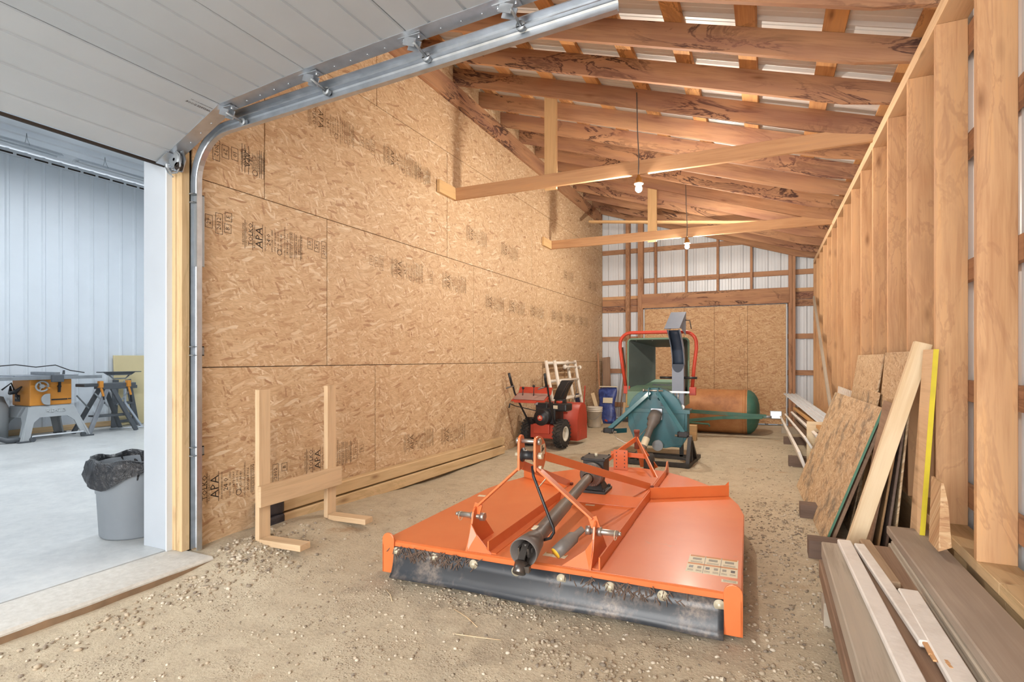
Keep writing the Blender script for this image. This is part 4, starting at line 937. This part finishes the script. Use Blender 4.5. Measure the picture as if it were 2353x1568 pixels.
# ================================================================== LEFT FAR CORNER
wf = plain('white_enamel', '#e8dfd2', .45, 0, .05)
def frame_obj(ya, yb, off, lb, knob):
    t = thing('bed_frame', lb, 'metal frame', (-3.0+off, (ya+yb)/2, .02)); hw = (yb-ya)/2
    P_ = lambda y, z: (-.0-.225*z/1.26-.0, y, z)
    for s_ in (-1,1): mb = MB(); mb.cyl(P_(hw*s_,0), P_(hw*s_,1.26), .028, 12); mb.build('upright', wf, t)
    for z in (1.22,.92,.62,.30): mb = MB(); mb.cyl(P_(-hw,z), P_(hw,z), .025, 12); mb.build('rung', wf, t)
    if knob:
        mb = MB(); mb.tube([P_(hw-.55,1.15), P_(hw-.3,1.15), P_(hw+.2,1.13)], .02, 8); mb.sphere(P_(hw-.58,1.15), .04, 10, 8); mb.sphere(P_(hw+.22,1.13), .04, 10, 8); mb.build('hook_bar', wf, t)
frame_obj(8.10, 9.12, -.06, 'white metal ladder frame nearest the OSB wall, behind the other', False)
frame_obj(8.26, 9.29, .03, 'white metal ladder frame in front, with a knobbed hook bar', True)
bk = thing('bucket', 'white plastic pail with ribbed rim beside the blue bag', 'bucket', (-3.0, 9.9, .0))
pl_ = plain('white_pail', '#e3dacd', .4)
mb = MB(); mb.lathe([(0,0),(0,.115),(.01,.125),(.30,.142),(.30,.152),(.315,.152),(.32,.143),(.335,.145),(.335,.154),(.35,.154),(.355,.146),(.37,.148),(.372,.154),(.385,.154),(.385,.14),(.03,.118)], (0,0,0), (0,0,1), 32); mb.build('pail', pl_, bk)
mb = MB(); mb.tube([(.15*math.cos(a), -.152*abs(math.sin(a))-.002, .33-.17*math.sin(a)) for a in [math.pi*i/12 for i in range(13)]], .004, 6); mb.build('bail_handle', M['galv_dull'], bk)
bg_ = thing('sack', 'tall blue plastic sack with white label panel leaning by the far wall', 'bag', (-2.98, 10.62, 0))
k = NT('blue_plastic'); v = k.coords(rnd=False); n1 = k.noise(v, 9, 5, .6, 1); k.bs(Base__Color=k.ramp(n1.outputs[0], [(.35, lin('#27366f')), (.6, lin('#3f56a0')), (.75, lin('#8d9cc8'))]), Roughness=.3); k.bump(n1.outputs[0], .5, .02); M['bluebag'] = k.m
mb = MB(); rings = []
for i in range(13):
    t = i/12; z = .72*t; w = .19+.02*math.sin(t*9)-.015*t; dp = .11*(1-t)**.5+.012; lean = .16*t
    rings.append([(w*math.copysign(abs(math.cos(a))**.5, math.cos(a))*(1 if t < .95 else .97), dp*math.sin(a)+lean, z+(.03*math.cos(a) if t == 1 else 0)) for a in [2*math.pi*j/20 for j in range(20)]])
mb.loft(rings); mb.build('sack_body', M['bluebag'], bg_)
mb = MB(); mb.cbox((.04,-.0,.46),(.20,.012,.11), Matrix.Rotation(R(-14),3,'X')); mb.build('sack_label', M['cream'], bg_)
mb = MB(); mb.cbox((.02,.115,.735),(.37,.02,.02)); mb.build('sack_seam', M['cream'], bg_)
mb = MB(); mb.cbox((.04,-.118,.06),(.06,.012,.03), Matrix.Rotation(R(25),3,'Y')); mb.build('sack_logo', M['red'], bg_)
tag(board('plank', (-3.06,11.05,.02), (-3.20,11.42,1.34), .17, .035, M['brown'], None, up=(1,0,0)), 'wide brown plank leaning in the far left corner', 'plank')
tag(board('batten', (-3.12,10.75,.02), (-3.32,11.2,1.44), .03, .025, M['girt'], None, up=(1,0,0)), 'thin light batten leaning left of the brown plank', 'batten')
tag(board('batten', (-2.93,10.12,.03), (-3.17,10.32,.62), .07, .03, M['pine'], None, up=(1,0,0)), 'short pine offcut leaning behind the white pail', 'offcut')
t = thing('digging_bar', 'rusty dark digging tool leaning on the far girt', 'tool', (-2.80, 11.25, 0))
mb = MB(); mb.tube([(-.03,-.05,.02),(-.01,.05,.6),(.01,.10,.95)], .014, 8); mb.build('tool_handle', M['brown'], t)
mb = MB(); mb.tube([(.01,.10,.92),(.02,.13,1.15),(-.02,.2,1.35),(-.05,.24,1.56)], [.022,.026,.018,.014], 8); mb.build('tool_head', plain('rusty_iron','#5d4438',.7,.4), t)
t = thing('hoe', 'scraper with yellow wooden handle standing by the far post', 'tool', (-2.62, 10.9, 0))
mb = MB(); mb.tube([(0,0,.08),(-.01,.05,.5),(-.01,.35,1.02)], .018, 8); mb.build('hoe_handle', wood('yellow_handle','#dcb15c','#c8963f',knots=False), t)
mb = MB(); mb.loft([[(-.03,0,.12),(.03,0,.12),(.03,.02,.12),(-.03,.02,.12)],[(-.09,-.03,.015),(.12,-.03,.015),(.12,-.02,.012),(-.09,-.02,.012)]], False); mb.build('hoe_blade', M['iron'], t)
tag(board('scrap_board', (-2.72,11.28,.01), (-2.72,11.42,.36), .18, .03, M['plate'], None, up=(1,0,0)), 'short tan board standing on end between sack and scraper', 'board')
t = thing('snow_shovel', 'dark blue shovel blade standing behind the red auger housing', 'shovel', (-3.16, 9.45, 0))
mb = MB(); mb.loft([[(x*.9,-.02+abs(x)*.2,.12) for x in (-.11,-.05,0,.05,.11)],[(x,abs(x)*.25+.02,.45) for x in (-.11,-.05,0,.05,.11)],[(x*.3-.06,.06,.66) for x in (-.11,-.05,0,.05,.11)]], True, False, False); o = mb.build('shovel_blade', plain('navy_plastic','#2f3a5a',.4), t, fix=False); o.modifiers.new('t','SOLIDIFY').thickness = .006
mb = MB(); mb.box((-.10,-.03,0),(.10,.04,.13)); mb.build('shovel_edge', M['plate'], t)
# ================================================================== LEFT WALL STAND AND TIMBERS
st = thing('rack_stand', 'pale wooden stand of two uprights and a rail against the OSB wall', 'wooden stand', (-3.06, 2.83, .085))
for y in (-.30,.30):
    board('upright', (0,y,-.01), (0,y,1.02), .038, .089, M['standwood'], st, up=(1,0,0)); board('foot', (.03,y-.01,.022), (.37,y+.01,.022), .04, .089, M['standwood'], st)
board('rail', (.036,-.36,.32), (.036,.37,.32), .14, .034, M['standwood'], st)
for i, (dz, lb) in enumerate(((0,'lower of two treated timbers along the foot of the OSB wall'),(.118,'upper of two treated timbers along the foot of the OSB wall'))):
    t = thing('timber', lb, 'timber', (-3.29, 4.6, .03), 0, 'treated timbers along the OSB wall')
    x = 0 if i == 0 else -.005
    board('beam', (x,-1.85,.02+.058+dz+.006), (x,1.93,-.02+.058+dz), .104, .08, M['treated'], t, bevel=.008)
    mb = MB(); mb.box((x-.042,-1.92,.022+dz),(x+.046,-1.72,.142+dz)); mb.build('plastic_wrap', plain('black_tarp','#37343a',.35,0,.3,15,.6), t, .02)
# ================================================================== RIGHT SIDE LUMBER
def leaner(name, p0, p1, top, t, mat, label, cat, group=None):
    p0 = Vector(p0); p1 = Vector(p1); top = Vector(top)
    o = board(name, p0+top/2, p1+top/2, top.length, t, mat, None, up=top); return tag(o, label, cat, group)
def edge(o, L, h, t, mat, name='painted_edge', sgn=-1):
    mb = MB(); mb.cbox((sgn*(L/2+.0015),0,0),(.003,t+.001,h)); return mb.build(name, mat, o)
gedge = plain('green_edge', '#5f8f78', .6); yedge = plain('yellow_edge', '#d8c52c', .6)
G_ = 'sheets leaning on the stud wall'
o = leaner('osb_sheet', (.385,4.27,.0), (.30,6.12,.0), (.35,.02,.975), .014, M['osb_worn'], 'worn dirty OSB sheet with a green edge leaning in front', 'board', G_); edge(o, 1.852, 1.036, .014, gedge)
leaner('osb_sheet', (.425,4.29,.0), (.36,5.9,.0), (.325,.02,.93), .022, M['brown'], 'thick brown sheet hidden just behind the worn OSB', 'board', G_)
leaner('osb_sheet', (.62,4.75,.0), (.62,5.95,.0), (.20,.0,1.345), .012, M['osb_pale'], 'pale tall OSB sheet leaning behind the worn one, left of the other pale sheet', 'board', G_)
leaner('osb_sheet', (.70,3.84,.0), (.70,4.68,.0), (.12,.0,1.355), .012, M['osb_pale'], 'pale OSB sheet half hidden by the leaning 2x4', 'board', G_)
leaner('osb_sheet', (.575,4.62,.0), (.575,5.5,.0), (.195,.0,1.06), .012, M['osb_worn'], 'stained OSB offcut between the worn and pale sheets', 'board', G_)
leaner('panel_sheet', (.56,3.82,.0), (.56,4.25,.0), (.175,.0,1.03), .012, M['brown'], 'dark brown panel behind the leaning 2x4', 'board', G_)
leaner('panel_sheet', (.605,3.82,.0), (.605,4.25,.0), (.15,.0,1.04), .012, wood('tan_ply','#b58c58','#96703f',knots=False), 'tan edged panel right of the dark brown panel', 'board', G_)
leaner('panel_sheet', (.65,3.82,.0), (.65,4.25,.0), (.125,.0,1.03), .014, M['darkblock'], 'weathered grey brown panel next to the yellow edged board', 'board', G_)
o = leaner('panel_sheet', (.735,3.40,.05), (.735,3.60,.05), (.08,.0,1.31), .022, M['plate'], 'light board with a bright yellow edge against the studs', 'board', G_); edge(o, .20, 1.313, .022, yedge)
tag(board('stud_offcut', (.425,3.64,.02), (.825,3.70,1.40), .05, .085, M['pine'], None, up=(0,1,0)), 'long pale 2x4 leaning across the OSB sheets', 'board')
mb = MB(); mb.prism([(.735,3.03,.415),(.785,3.03,.44),(.772,3.03,.64),(.755,3.03,.735),(.745,3.03,.735)], (0,.16,0)); tag(mb.build('osb_scrap', M['osb_fine']), 'small OSB scrap standing between grey plank and bottom plate', 'scrap')
# lattice
lt = thing('lattice_panel', 'white lattice panel leaning behind the OSB sheets', 'lattice', (.70, 6.15, 0))
lw = plain('white_lattice', '#e9e2d6', .5)
def LP(u, h): return Vector((.015+.10*h, u, h))
for i in range(11):
    u0 = -.02+.115*i; mb = MB(); mb.bar(LP(u0,.05), LP(u0+.12,.98), .035, .008, up=(0,1,0)); mb.build('slat', lw, lt)
for i in range(7):
    h = .10+.135*i; mb = MB(); mb.bar(LP(-.02,h)+Vector((.009,0,0)), LP(1.25,h-.06)+Vector((.009,0,0)), .035, .008); mb.build('slat', lw, lt)
tag(board('long_board', (.755,7.25,.42), (.80,10.83,2.40), .09, .03, M['grey'], None, up=(0,-1,1)), 'long grey board leaning diagonally across the far studs', 'board')
# far stack on blocks
GS = 'boards stacked on blocks by the far studs'
o = tag(board('soffit_panel', (.40,10.3,.70), (.635,6.7,.61), .006, .22, M['white'], None), 'white ribbed panel on top of the far stack', 'panel', GS)
for q in range(4): mb = MB(); mb.box((-1.8,-.095+.055*q,.003),(1.8,-.075+.055*q,.012)); mb.build('panel_rib', M['white'], o)
tag(board('stack_board', (.47,9.4,.53), (.60,5.95,.58), .035, .13, wood('amber_board','#d39a4e','#b97c34'), None), 'amber board with bright cut end under the white panel', 'board', GS)
tag(board('stack_board', (.395,9.5,.44), (.50,6.25,.50), .06, .03, M['whiteboard'], None, up=(-.5,0,1)), 'white painted strip lying along the amber board', 'board', GS)
tag(board('stack_board', (.33,9.6,.36), (.43,6.5,.40), .14, .025, M['whiteboard'], None, up=(-.6,0,1)), 'white edge board tilted in the middle of the far stack', 'board', GS)
tag(board('stack_board', (.27,10.1,.24), (.365,6.4,.22), .2, .03, M['whiteboard'], None, up=(-.35,0,1)), 'tall white edge board nearest the dirt in the far stack', 'board', GS)
tag(board('stack_board', (.42,6.62,.40), (.64,6.62,.40), .44, .02, M['pine'], None), 'pale plywood end facing the camera in the far stack', 'board', GS)
tag(board('stack_board', (.50,9.9,.36), (.58,6.6,.38), .26, .12, M['brown'], None), 'brown timber inside the far stack', 'board', GS)
for y, mm, lb in ((3.03,'grey','grey block under the near lumber pile'),(4.02,'darkblock','dark block with pale end under the worn OSB sheet corner'),(4.96,'darkblock','dark block beside the worn OSB sheet left edge'),(7.3,'darkblock','brown block under the near end of the far stack'),(9.13,'darkblock','reddish block under the middle of the far stack'),(10.4,'grey','grey block under the far end of the far stack')):
    h = .12 if y < 9 else .11
    tag(board('support_block', (.262, y, h/2-.005), (.66, y, h/2-.005), h, .13, M[mm], None), lb, 'wood block', 'support blocks on the gravel')
# near pile
GN = 'planks in the near lumber pile'
def pile(p0, p1, th, w, mat, lb): return tag(board('plank', p0, p1, th, w, mat, None, bevel=.005), lb, 'plank', GN)
pile((.355,3.32,.165),(.345,.75,.165),.09,.17,M['brown'],'brown bottom timber on the gravel side of the pile')
pile((.360,3.36,.255),(.350,.75,.255),.085,.15,M['grey'],'weathered grey grooved timber on the left of the pile')
pile((.545,3.30,.165),(.53,.75,.165),.09,.17,M['brown'],'bottom plank in the middle of the pile')
pile((.735,3.40,.165),(.73,.75,.165),.09,.17,M['taupe'],'bottom plank on the wall side of the pile')
pile((.535,3.42,.255),(.53,.75,.255),.08,.17,M['brown'],'reddish brown plank in the middle of the pile')
pile((.497,3.40,.312),(.52,2.8,.312),.03,.055,wood('tan_strip','#b3946f','#947353',knots=False),'narrow tan strip between white boards and brown plank')
pile((.71,3.46,.26),(.70,.75,.26),.09,.19,M['grey'],'rough edged plank under the wide dusty plank')
pile((.715,3.52,.36),(.72,.75,.36),.10-.055,.195,M['taupe'],'wide dusty grey plank on top beside the studs')
pile((.632,3.40,.3215),(.62,.75,.3215),.029,.03,M['grey'],'thin splintered plank edge under the wide dusty plank')
pile((.392,3.34,.315),(.44,.85,.315),.028,.065,M['whiteboard'],'long flaking white board on top of the pile')
o = pile((.457,3.30,.317),(.515,2.25,.317),.026,.05,M['whiteboard'],'short white board with a broken splintered end')
rnd = random.Random(4); mb = MB()
for i in range(9): mb.bar((.50+.02*rnd.random()-.01,-.012+.024*rnd.random(),.006),(.58+.16*rnd.random(),-.02+.04*rnd.random(),.004+.012*rnd.random()),.006,.010)
tag(mb.build('splinters', wood('fresh_break','#e0a868','#c98a48',knots=False), o), kind='stuff')
pile((.555,2.72,.319),(.545,.85,.319),.028,.075,M['whiteboard'],'second white board ending halfway along the pile')
# ================================================================== TRASH CAN (shop side of the door)
tc = thing('trash_can', 'grey round plastic trash can lined with a black bag by the door jamb', 'trash can', (-4.03, 2.31, .1))
mb = MB(); mb.lathe([(0,0),(0,.2),(.015,.213),(.30,.228),(.305,.234),(.46,.24),(.475,.25),(.50,.25),(.50,.238),(.1,.2)], (0,0,0), (0,0,1), 40); mb.build('can', plain('grey_plastic','#868d94',.5,0,.05,6), tc)
mb = MB(); rings = []; n = 48
for q, (r, z) in enumerate(((.17,.30),(.228,.40),(.24,.50),(.25,.535),(.262,.53),(.272,.48),(.275,.42),(.272,.36))):
    ring = []
    for i in range(n):
        a = 2*math.pi*i/n; wv = .35+.65*abs(math.sin(a*1.5+.6)); zz = z if q < 4 else .53-(.53-z)*wv*1.05
        rr = r + .008*math.sin(a*11+q) + .006*math.sin(a*23+q*2) + (.02*max(0,math.cos(a-3.6))*(q/7.)); zz += .012*math.sin(a*7+1)*(1 if q > 1 else 0)
        ring.append((rr*math.cos(a), rr*math.sin(a), zz))
    rings.append(ring)
mb.loft(rings, True, False); k = NT('black_bag'); v = k.coords(rnd=False); n1 = k.noise(v, 18, 5, .6, 1.5); k.bs(Base__Color=lin('#2e3034'), Roughness=.22); k.bump(n1.outputs[0], .8, .02)
mb.build('bag_liner', k.m, tc, fix=False)
# ================================================================== SHOP MACHINES
M['sawgrey'] = plain('saw_grey', '#a4a9ac', .5, 0, .05, 5); M['saworange'] = plain('saw_orange', '#d08a36', .45, 0, .05, 5); M['castiron'] = plain('cast_iron_top', '#9298a0', .35, .5, .08, 6)
M['dkgrey'] = plain('dark_grey_paint', '#53585d', .45, 0, .08, 6)
ts = thing('table_saw', 'orange and grey table saw on a splayed moulded stand', 'table saw', (-10.15, 4.46, .1))
mb = MB(); mb.box((-.25,-.26,.51),(.25,.26,.90)); cb = mb.build('cabinet', M['saworange'], ts, .012)
mb = MB(); mb.box((-.24,-.24,.48),(.24,.24,.52)); mb.box((-.26,-.27,.40),(.26,.27,.50)); mb.build('stand_apron', M['sawgrey'], ts, .01)
arch = [(-.27,.5),(.27,.5),(.44,.02),(.33,.02),(.25,.27),(.17,.34),(-.17,.34),(-.25,.27),(-.33,.02),(-.44,.02)]
def slope(z): return .27+.15*(1-z/.5)
for nm, fn in (('stand_front', lambda u, z, e: (slope(z)+e, u, z)), ('stand_back', lambda u, z, e: (-slope(z)-e, u, z)), ('stand_side', lambda u, z, e: (u*.97, -slope(z)-.01-e, z)), ('stand_side', lambda u, z, e: (u*.97, slope(z)+.01+e, z))):
    mb = MB(); n = len(arch); f0 = [fn(u,z,0) for u,z in arch]; f1 = [fn(u,z,-.02) for u,z in arch]
    mb.add(f0+f1, [tuple(range(n)), tuple(range(2*n-1,n-1,-1))]+[(i,(i+1)%n,n+(i+1)%n,n+i) for i in range(n)]); o = mb.build(nm, M['sawgrey'], ts)
    if nm == 'stand_front': pn = o
for sx in (-1,1):
    for sy in (-1,1): mb = MB(); mb.cbox((sx*.39,sy*.40,.012),(.12,.13,.025)); mb.build('foot_pad', M['dkgrey'], ts, .004)
frame(text_mesh('RIDGID', .075, 'raised_lettering', plain('saw_grey_light','#b9bec0',.45), pn, .003), (.2985,.04,.43), (0,1,0), (-.3,0,1))
mb = MB(); mb.tube([(.42,-.30,.03),(.42,-.30,.08),(.42,.33,.08),(.42,.33,.03)], .012, 8); cs = mb.build('caster_frame', M['white'], ts)
for y in (-.30,.33):
    mb = MB(); mb.cyl((.40,y,.035),(.44,y,.035),.035,16); mb.build('caster', M['dkgrey'], cs)
mb = MB(); mb.box((-.30,-.45,.93),(.30,.30,.965)); mb.build('table_top', M['castiron'], ts, .004)
mb = MB(); mb.box((-.28,-.95,.93),(.28,-.46,.955)); mb.build('extension_wing', M['castiron'], ts, .004)
mb = MB(); mb.box((.31,-.95,.90),(.36,.62,.95)); mb.build('fence_rail', M['galv_dull'], ts, .003)
mb = MB(); mb.box((-.34,-.95,.90),(-.31,.62,.95)); mb.build('fence_rail', M['galv_dull'], ts, .003)
mb = MB(); mb.box((-.30,-.02,.967),(.38,.05,1.01)); fc = mb.build('rip_fence', M['galv_dull'], ts, .003); mb = MB(); mb.box((.36,-.06,.86),(.41,.09,.97)); mb.build('fence_handle', M['dkgrey'], fc, .01)
mb = MB(); mb.prism([(-.2,-.62,.955),(.0,-.62,.955),(-.02,-.62,1.06),(-.12,-.62,1.06)], (0,.05,0)); mb.build('blade_guard', M['galv_dull'], ts)
mb = MB(); mb.prism([(.0,.25,.967),(.0,.28,.967),(.0,.28,1.03),(.0,.26,1.03)], (.02,0,0)); mb.build('guard_post', M['dkgrey'], ts)
for y, z, r in ((-.13,.80,.075),):
    mb = MB(); mb.tube([(.29, y+r*math.cos(a), z+r*math.sin(a)) for a in [2*math.pi*i/20 for i in range(21)]], .013, 8); mb.cyl((.25,y,z),(.30,y,z),.03,12)
    for q in range(3): a = q*2.1; mb.bar((.285,y,z),(.29,y+r*math.cos(a),z+r*math.sin(a)),.02,.012,up=(1,0,0))
    hw = mb.build('hand_wheel', M['sawgrey'], ts); mb = MB(); mb.cyl((.29,y+.07,z-.03),(.35,y+.07,z-.03),.014,10); mb.build('wheel_knob', M['saworange'], hw)
mb = MB(); mb.prism([(.26,-.06+.075*math.cos(a),.60+.085*math.sin(a)) for a in [R(90+180*i/10) for i in range(11)]]+[(.26,-.03,.515),(.26,-.03,.685)], (.03,0,0)); mb.build('mitre_gauge', M['sawgrey'], ts, .003)
mb = MB(); mb.bar((.26,.10,.88),(.265,.09,.70),.03,.02,up=(0,1,0)); mb.cyl((.255,.09,.79),(.285,.09,.79),.022,12); mb.build('lock_lever', M['black'], ts)
mb = MB(); mb.box((.25,.0,.58),(.256,.20,.60)); mb.box((.25,.21,.585),(.256,.25,.60)); tag(mb.build('bevel_slot', M['black'], cb), kind='stuff')
mb = MB(); mb.box((-.16,-.266,.57),(-.02,-.26,.67)); nb = mb.build('name_plate', M['black'], cb)
frame(text_mesh('RIDGID', .035, 'name_plate_text', M['cream'], nb), (-.09,-.268,.62), (1,0,0), (0,0,1))
mb = MB(); mb.tube([(-.2,-.30,.80),(-.1,-.34,.70),(.03,-.33,.72),(.10,-.29,.80)], [.01,.03,.03,.01], 8); mb.build('push_hook', M['black'], ts)
mb = MB(); mb.tube([(-.30,-.50,1.09),(-.30,-.2,1.12),(-.30,.05,1.08),(-.30,.3,1.11),(-.30,.5,1.02),(-.3,.7,.98)], .008, 6); mb.tube; mb.build('power_cord', M['black'], ts)
# folding workbench
wbn = thing('work_bench', 'folding workbench with black splayed legs and orange clamps beside the saw', 'workbench', (-10.0, 5.22, .1))
mb = MB(); mb.box((-.10,-.36,.76),(.16,.40,.81)); mb.box((-.10,-.10,.71),(.16,.42,.765)); mb.build('bench_top', M['dkgrey'], wbn, .008)
for x0 in (.13,-.07):
    for y0 in (-.35,.35):
        mb = MB(); mb.bar((x0+(.12 if x0 > 0 else -.12),y0,0),(x0,-.02 if y0 < 0 else .04,.74),.06,.045,up=(0,1,0)); mb.build('leg', M['dkgrey'] if x0 < 0 or y0 > 0 else plain('silver_leg','#8b9096',.4,.3), wbn, .006)
mb = MB(); mb.box((-.12,-.17,.26),(.16,.20,.285)); mb.build('shelf', M['dkgrey'], wbn, .004)
for a_, b_ in (((.16,-.22,.66),(.16,-.02,.42)),((.16,.28,.66),(.16,.10,.44)),((-.1,-.34,.62),(-.1,-.17,.40))):
    mb = MB(); mb.bar(a_, b_, .02, .01); mb.build('brace', M['galv_dull'], wbn)
for y in (-.14,.27):
    mb = MB(); mb.box((.12,y-.025,.74),(.20,y+.03,.85)); mb.bar((.18,y+.0,.74),(.19,y+.03,.60),.03,.03,up=(0,1,0)); cl = mb.build('clamp', M['saworange'], wbn, .008); mb = MB(); mb.bar((.18,y+.03,.61),(.17,y+.05,.48),.022,.02,up=(0,1,0)); mb.build('clamp_grip', M['black'], cl)
# roller support stand
rs = thing('saw_stand', 'grey folding saw stand with a flat head behind the workbench', 'stand', (-10.5, 5.72, .1))
mb = MB(); mb.box((-.06,-.33,.97),(.06,.33,.985)); mb.prism([(-.04,-.24,.97),(-.04,.24,.97),(-.04,.17,.92),(-.04,-.17,.92)], (.08,0,0)); mb.build('head_plate', M['dkgrey'], rs)
mb = MB(); mb.tube([(0,-.17,.93),(0,-.1,.86),(0,.1,.86),(0,.17,.93)], .012, 6); mb.build('head_bracket', M['galv_dull'], rs)
for y0, y1 in ((-.10,-.06),(.27,.14)):
    mb = MB(); mb.bar((.02,y0,0),(0,y1,.84),.09,.03,up=(0,1,0)); mb.build('side_panel', M['dkgrey'], rs, .005)
for z in (.10,.22,.42): mb = MB(); mb.bar((.02,-.12,z),(.02,.26-z*.1,z),.05,.03); mb.build('cross_rail', M['dkgrey'], rs, .004)
mb = MB(); mb.bar((.05,.06,.82),(.05,.06,.40),.035,.03,up=(1,0,0)); mb.bar((.06,.06,.42),(.25,.22,0),.035,.03,up=(0,1,0)); mb.build('strut', M['galv'], rs)
mb = MB(); mb.box((-.012,-.02,0),(.012,1.25,1.27)); o = tag(mb.build('foam_board', plain('beige_board','#d8c99c',.7,0,.04,3), None, .006), 'large beige foam board leaning on the shop wall', 'board'); o.location = (-10.66, 5.77, .105); o.rotation_euler = (0, R(-4), 0)
mb = MB(); mb.tube([(-9.75,6.5,.13),(-9.85,5.9,.13),(-9.95,5.55,.135),(-10.1,5.35,.13)], .012, 8); tag(mb.build('pipe_length', M['galv'], None), 'thin metal tube lying on the shop floor beside the bench', 'pipe')
vc = thing('shop_vacuum', 'grey shop vacuum with hose at the left frame edge', 'vacuum', (-10.35, 3.92, .1))
mb = MB(); mb.lathe([(0,0),(0,.2),(.45,.21),(.5,.19),(.62,.15),(.66,0)], (0,0,.03), (0,0,1), 28); mb.build('drum', M['sawgrey'], vc)
mb = MB(); mb.tube([(.1,-.2,.5),(.3,-.15,.3),(.42,-.1,.1),(.5,.0,.045),(.55,.12,.04)], .04, 10); mb.build('hose', M['dkgrey'], vc)
mb = MB(); mb.tube([(.1,.1,.75),(.12,.2,.85),(.12,.25,.7),(.15,.3,.55),(.2,.32,.52)], .012, 6); mb.build('cable', M['black'], vc)
mb = MB(); mb.box((-.01,-.03,0),(.03,.03,.10)); o = tag(mb.build('wall_box', M['dkgrey'], None, .003), 'small dark box mounted on the shop wall near the jamb', 'wall box'); o.location = (-10.8, 6.40, 1.55)
# ================================================================== GRADE STAMPS ON THE OSB
XW = -3.3374
_gs = {}
def put(mb, u, txt, size, flip, dz=0.0):
    """text reading up the wall, in stamp coordinates (0, y, z)"""
    vv_, ff_ = text_data(txt, size); q = -1 if flip else 1
    mb.add([(0, u-y*q, dz+x*q) for x, y, _ in vv_], ff_)
def srect(mb, y0, z0, y1, z1): mb.add([(0,y0,z0),(0,y1,z0),(0,y1,z1),(0,y0,z1)], [(0,1,2,3)])
def place(key, fill, y, z, mat, name):
    m = _gs.get((key, mat.name))
    if m is None:
        mb = MB(); fill(mb); m = mb.mesh(name); m.materials.append(mat); _gs[(key, mat.name)] = m
    o = bpy.data.objects.new(name, m); COL.objects.link(o); o.parent = wall_left; o.location = (XW, y, z)
    return o
def code(y, z, txt, mat, flip=False, size=.042):
    def fill(mb):
        put(mb, 0, txt, size, flip); w = size*.62; h = (size*.62*len(txt)+.035)/2; e = .003
        srect(mb,-w,-h,-w+e,h); srect(mb,w-e,-h,w,h); srect(mb,-w,-h,w,-h+e); srect(mb,-w,h-e,w,h)
    place(('c',txt,flip,size), fill, y, z, mat, 'date_stamp')
ITEMS = [(.0,'SHEATHING SPAN',.018),(.026,'TOLKO INDUSTRIES LTD',.015),(.06,'TOLKO',.046),(.09,'RATED SHEATHING',.018),(.13,'APA',.078),(.18,'THE ENGINEERED WOOD',.015),(.21,'24 0',.046),(.24,'EXPOSURE 1  SIZED',.018),(.267,'7/16 CATEGORY',.02),(.293,'PRP 108  0325  PS2',.018),(.321,'HUD-UM-40',.024),(.353,'CONSTRUCTION SHEATHING',.018),(.378,'2R24/W24 7/16',.024),(.42,'THIS SIDE DOWN',.024),(.462,'STRENGTH AXIS',.024),(.488,'DIRECTION',.022),(.515,'EDGE SPACE 1/8 IN',.02)]
def grade(y, z, mat, flip=False, sc=1.0):
    def fill(mb):
        for u, t, s_ in ITEMS: put(mb, u*sc, t, s_*1.05*(1 if sc == 1 else .7), flip, 0 if t != 'TOLKO' else .01)
        for u in (.012,.074,.155,.4,.442,.502): srect(mb, u*sc, -.1, u*sc+.0035, .1)
        a0 = .305*sc; r = .022
        mb.add([(0, a0+(r-q*.004)*math.cos(a), -.075+(r-q*.004)*math.sin(a)) for a in [2*math.pi*i/16 for i in range(16)] for q in (0,1)], [(2*i,2*i+1,(2*i+3)%32,(2*i+2)%32) for i in range(16)])
    place(('g',flip,sc), fill, y, z, mat, 'grade_stamp')
ink, soft = M['ink'], M['ink_soft']
grade(2.26, .46, ink); code(2.87,.455,'2012',ink); code(2.95,.49,'B',ink)
grade(3.15, .49, ink); code(3.72,.49,'2012',soft); code(3.80,.50,'B',soft); grade(4.42,.45,soft); grade(5.1,.43,soft); grade(7.6,.9,soft)
code(2.267,2.225,'10',ink); code(2.348,2.215,'29',ink); code(2.42,2.215,'2012',ink); code(2.488,2.275,'E',ink); code(2.483,2.195,'B',ink)
grade(2.60,2.185,ink); code(3.20,2.235,'10',ink); code(3.27,2.225,'29',ink); code(3.345,2.21,'2012',ink)
code(3.93,2.225,'10',soft); code(4.0,2.22,'29',soft); code(4.07,2.22,'2012',soft); grade(4.22,2.21,soft); code(4.9,2.2,'2012',soft); grade(5.12,2.2,soft)
for y in (6.15,6.85,7.6,8.5,9.2,10.0): grade(y,2.06,soft)
code(2.40,2.70,'2012',ink,True); code(2.465,2.71,'29',ink,True); code(2.535,2.72,'10',ink,True); grade(2.585,2.715,ink,True,.36)
grade(3.18,3.28,soft,True); code(3.80,3.28,'10',soft,True); code(3.88,3.28,'29',soft,True); code(3.95,3.28,'2012',soft,True); grade(4.1,3.28,soft,True); grade(4.62,3.28,soft,True,.5)
grade(5.65,2.86,soft,True); grade(6.6,2.84,soft,True); grade(9.1,2.85,soft); grade(10.6,2.85,soft)
# faint marks on the far door
for x, z in ((-1.72,1.95),(-.42,2.1),(-.42,1.45),(-.42,1.05)):
    mb = MB(); mb.tube([(x+1.0+.05*math.cos(a), -.0072, z-1.205+.13*math.sin(a)) for a in [2*math.pi*i/12 for i in range(13)]], .002, 4); mb.build('pencil_mark', soft, door2)
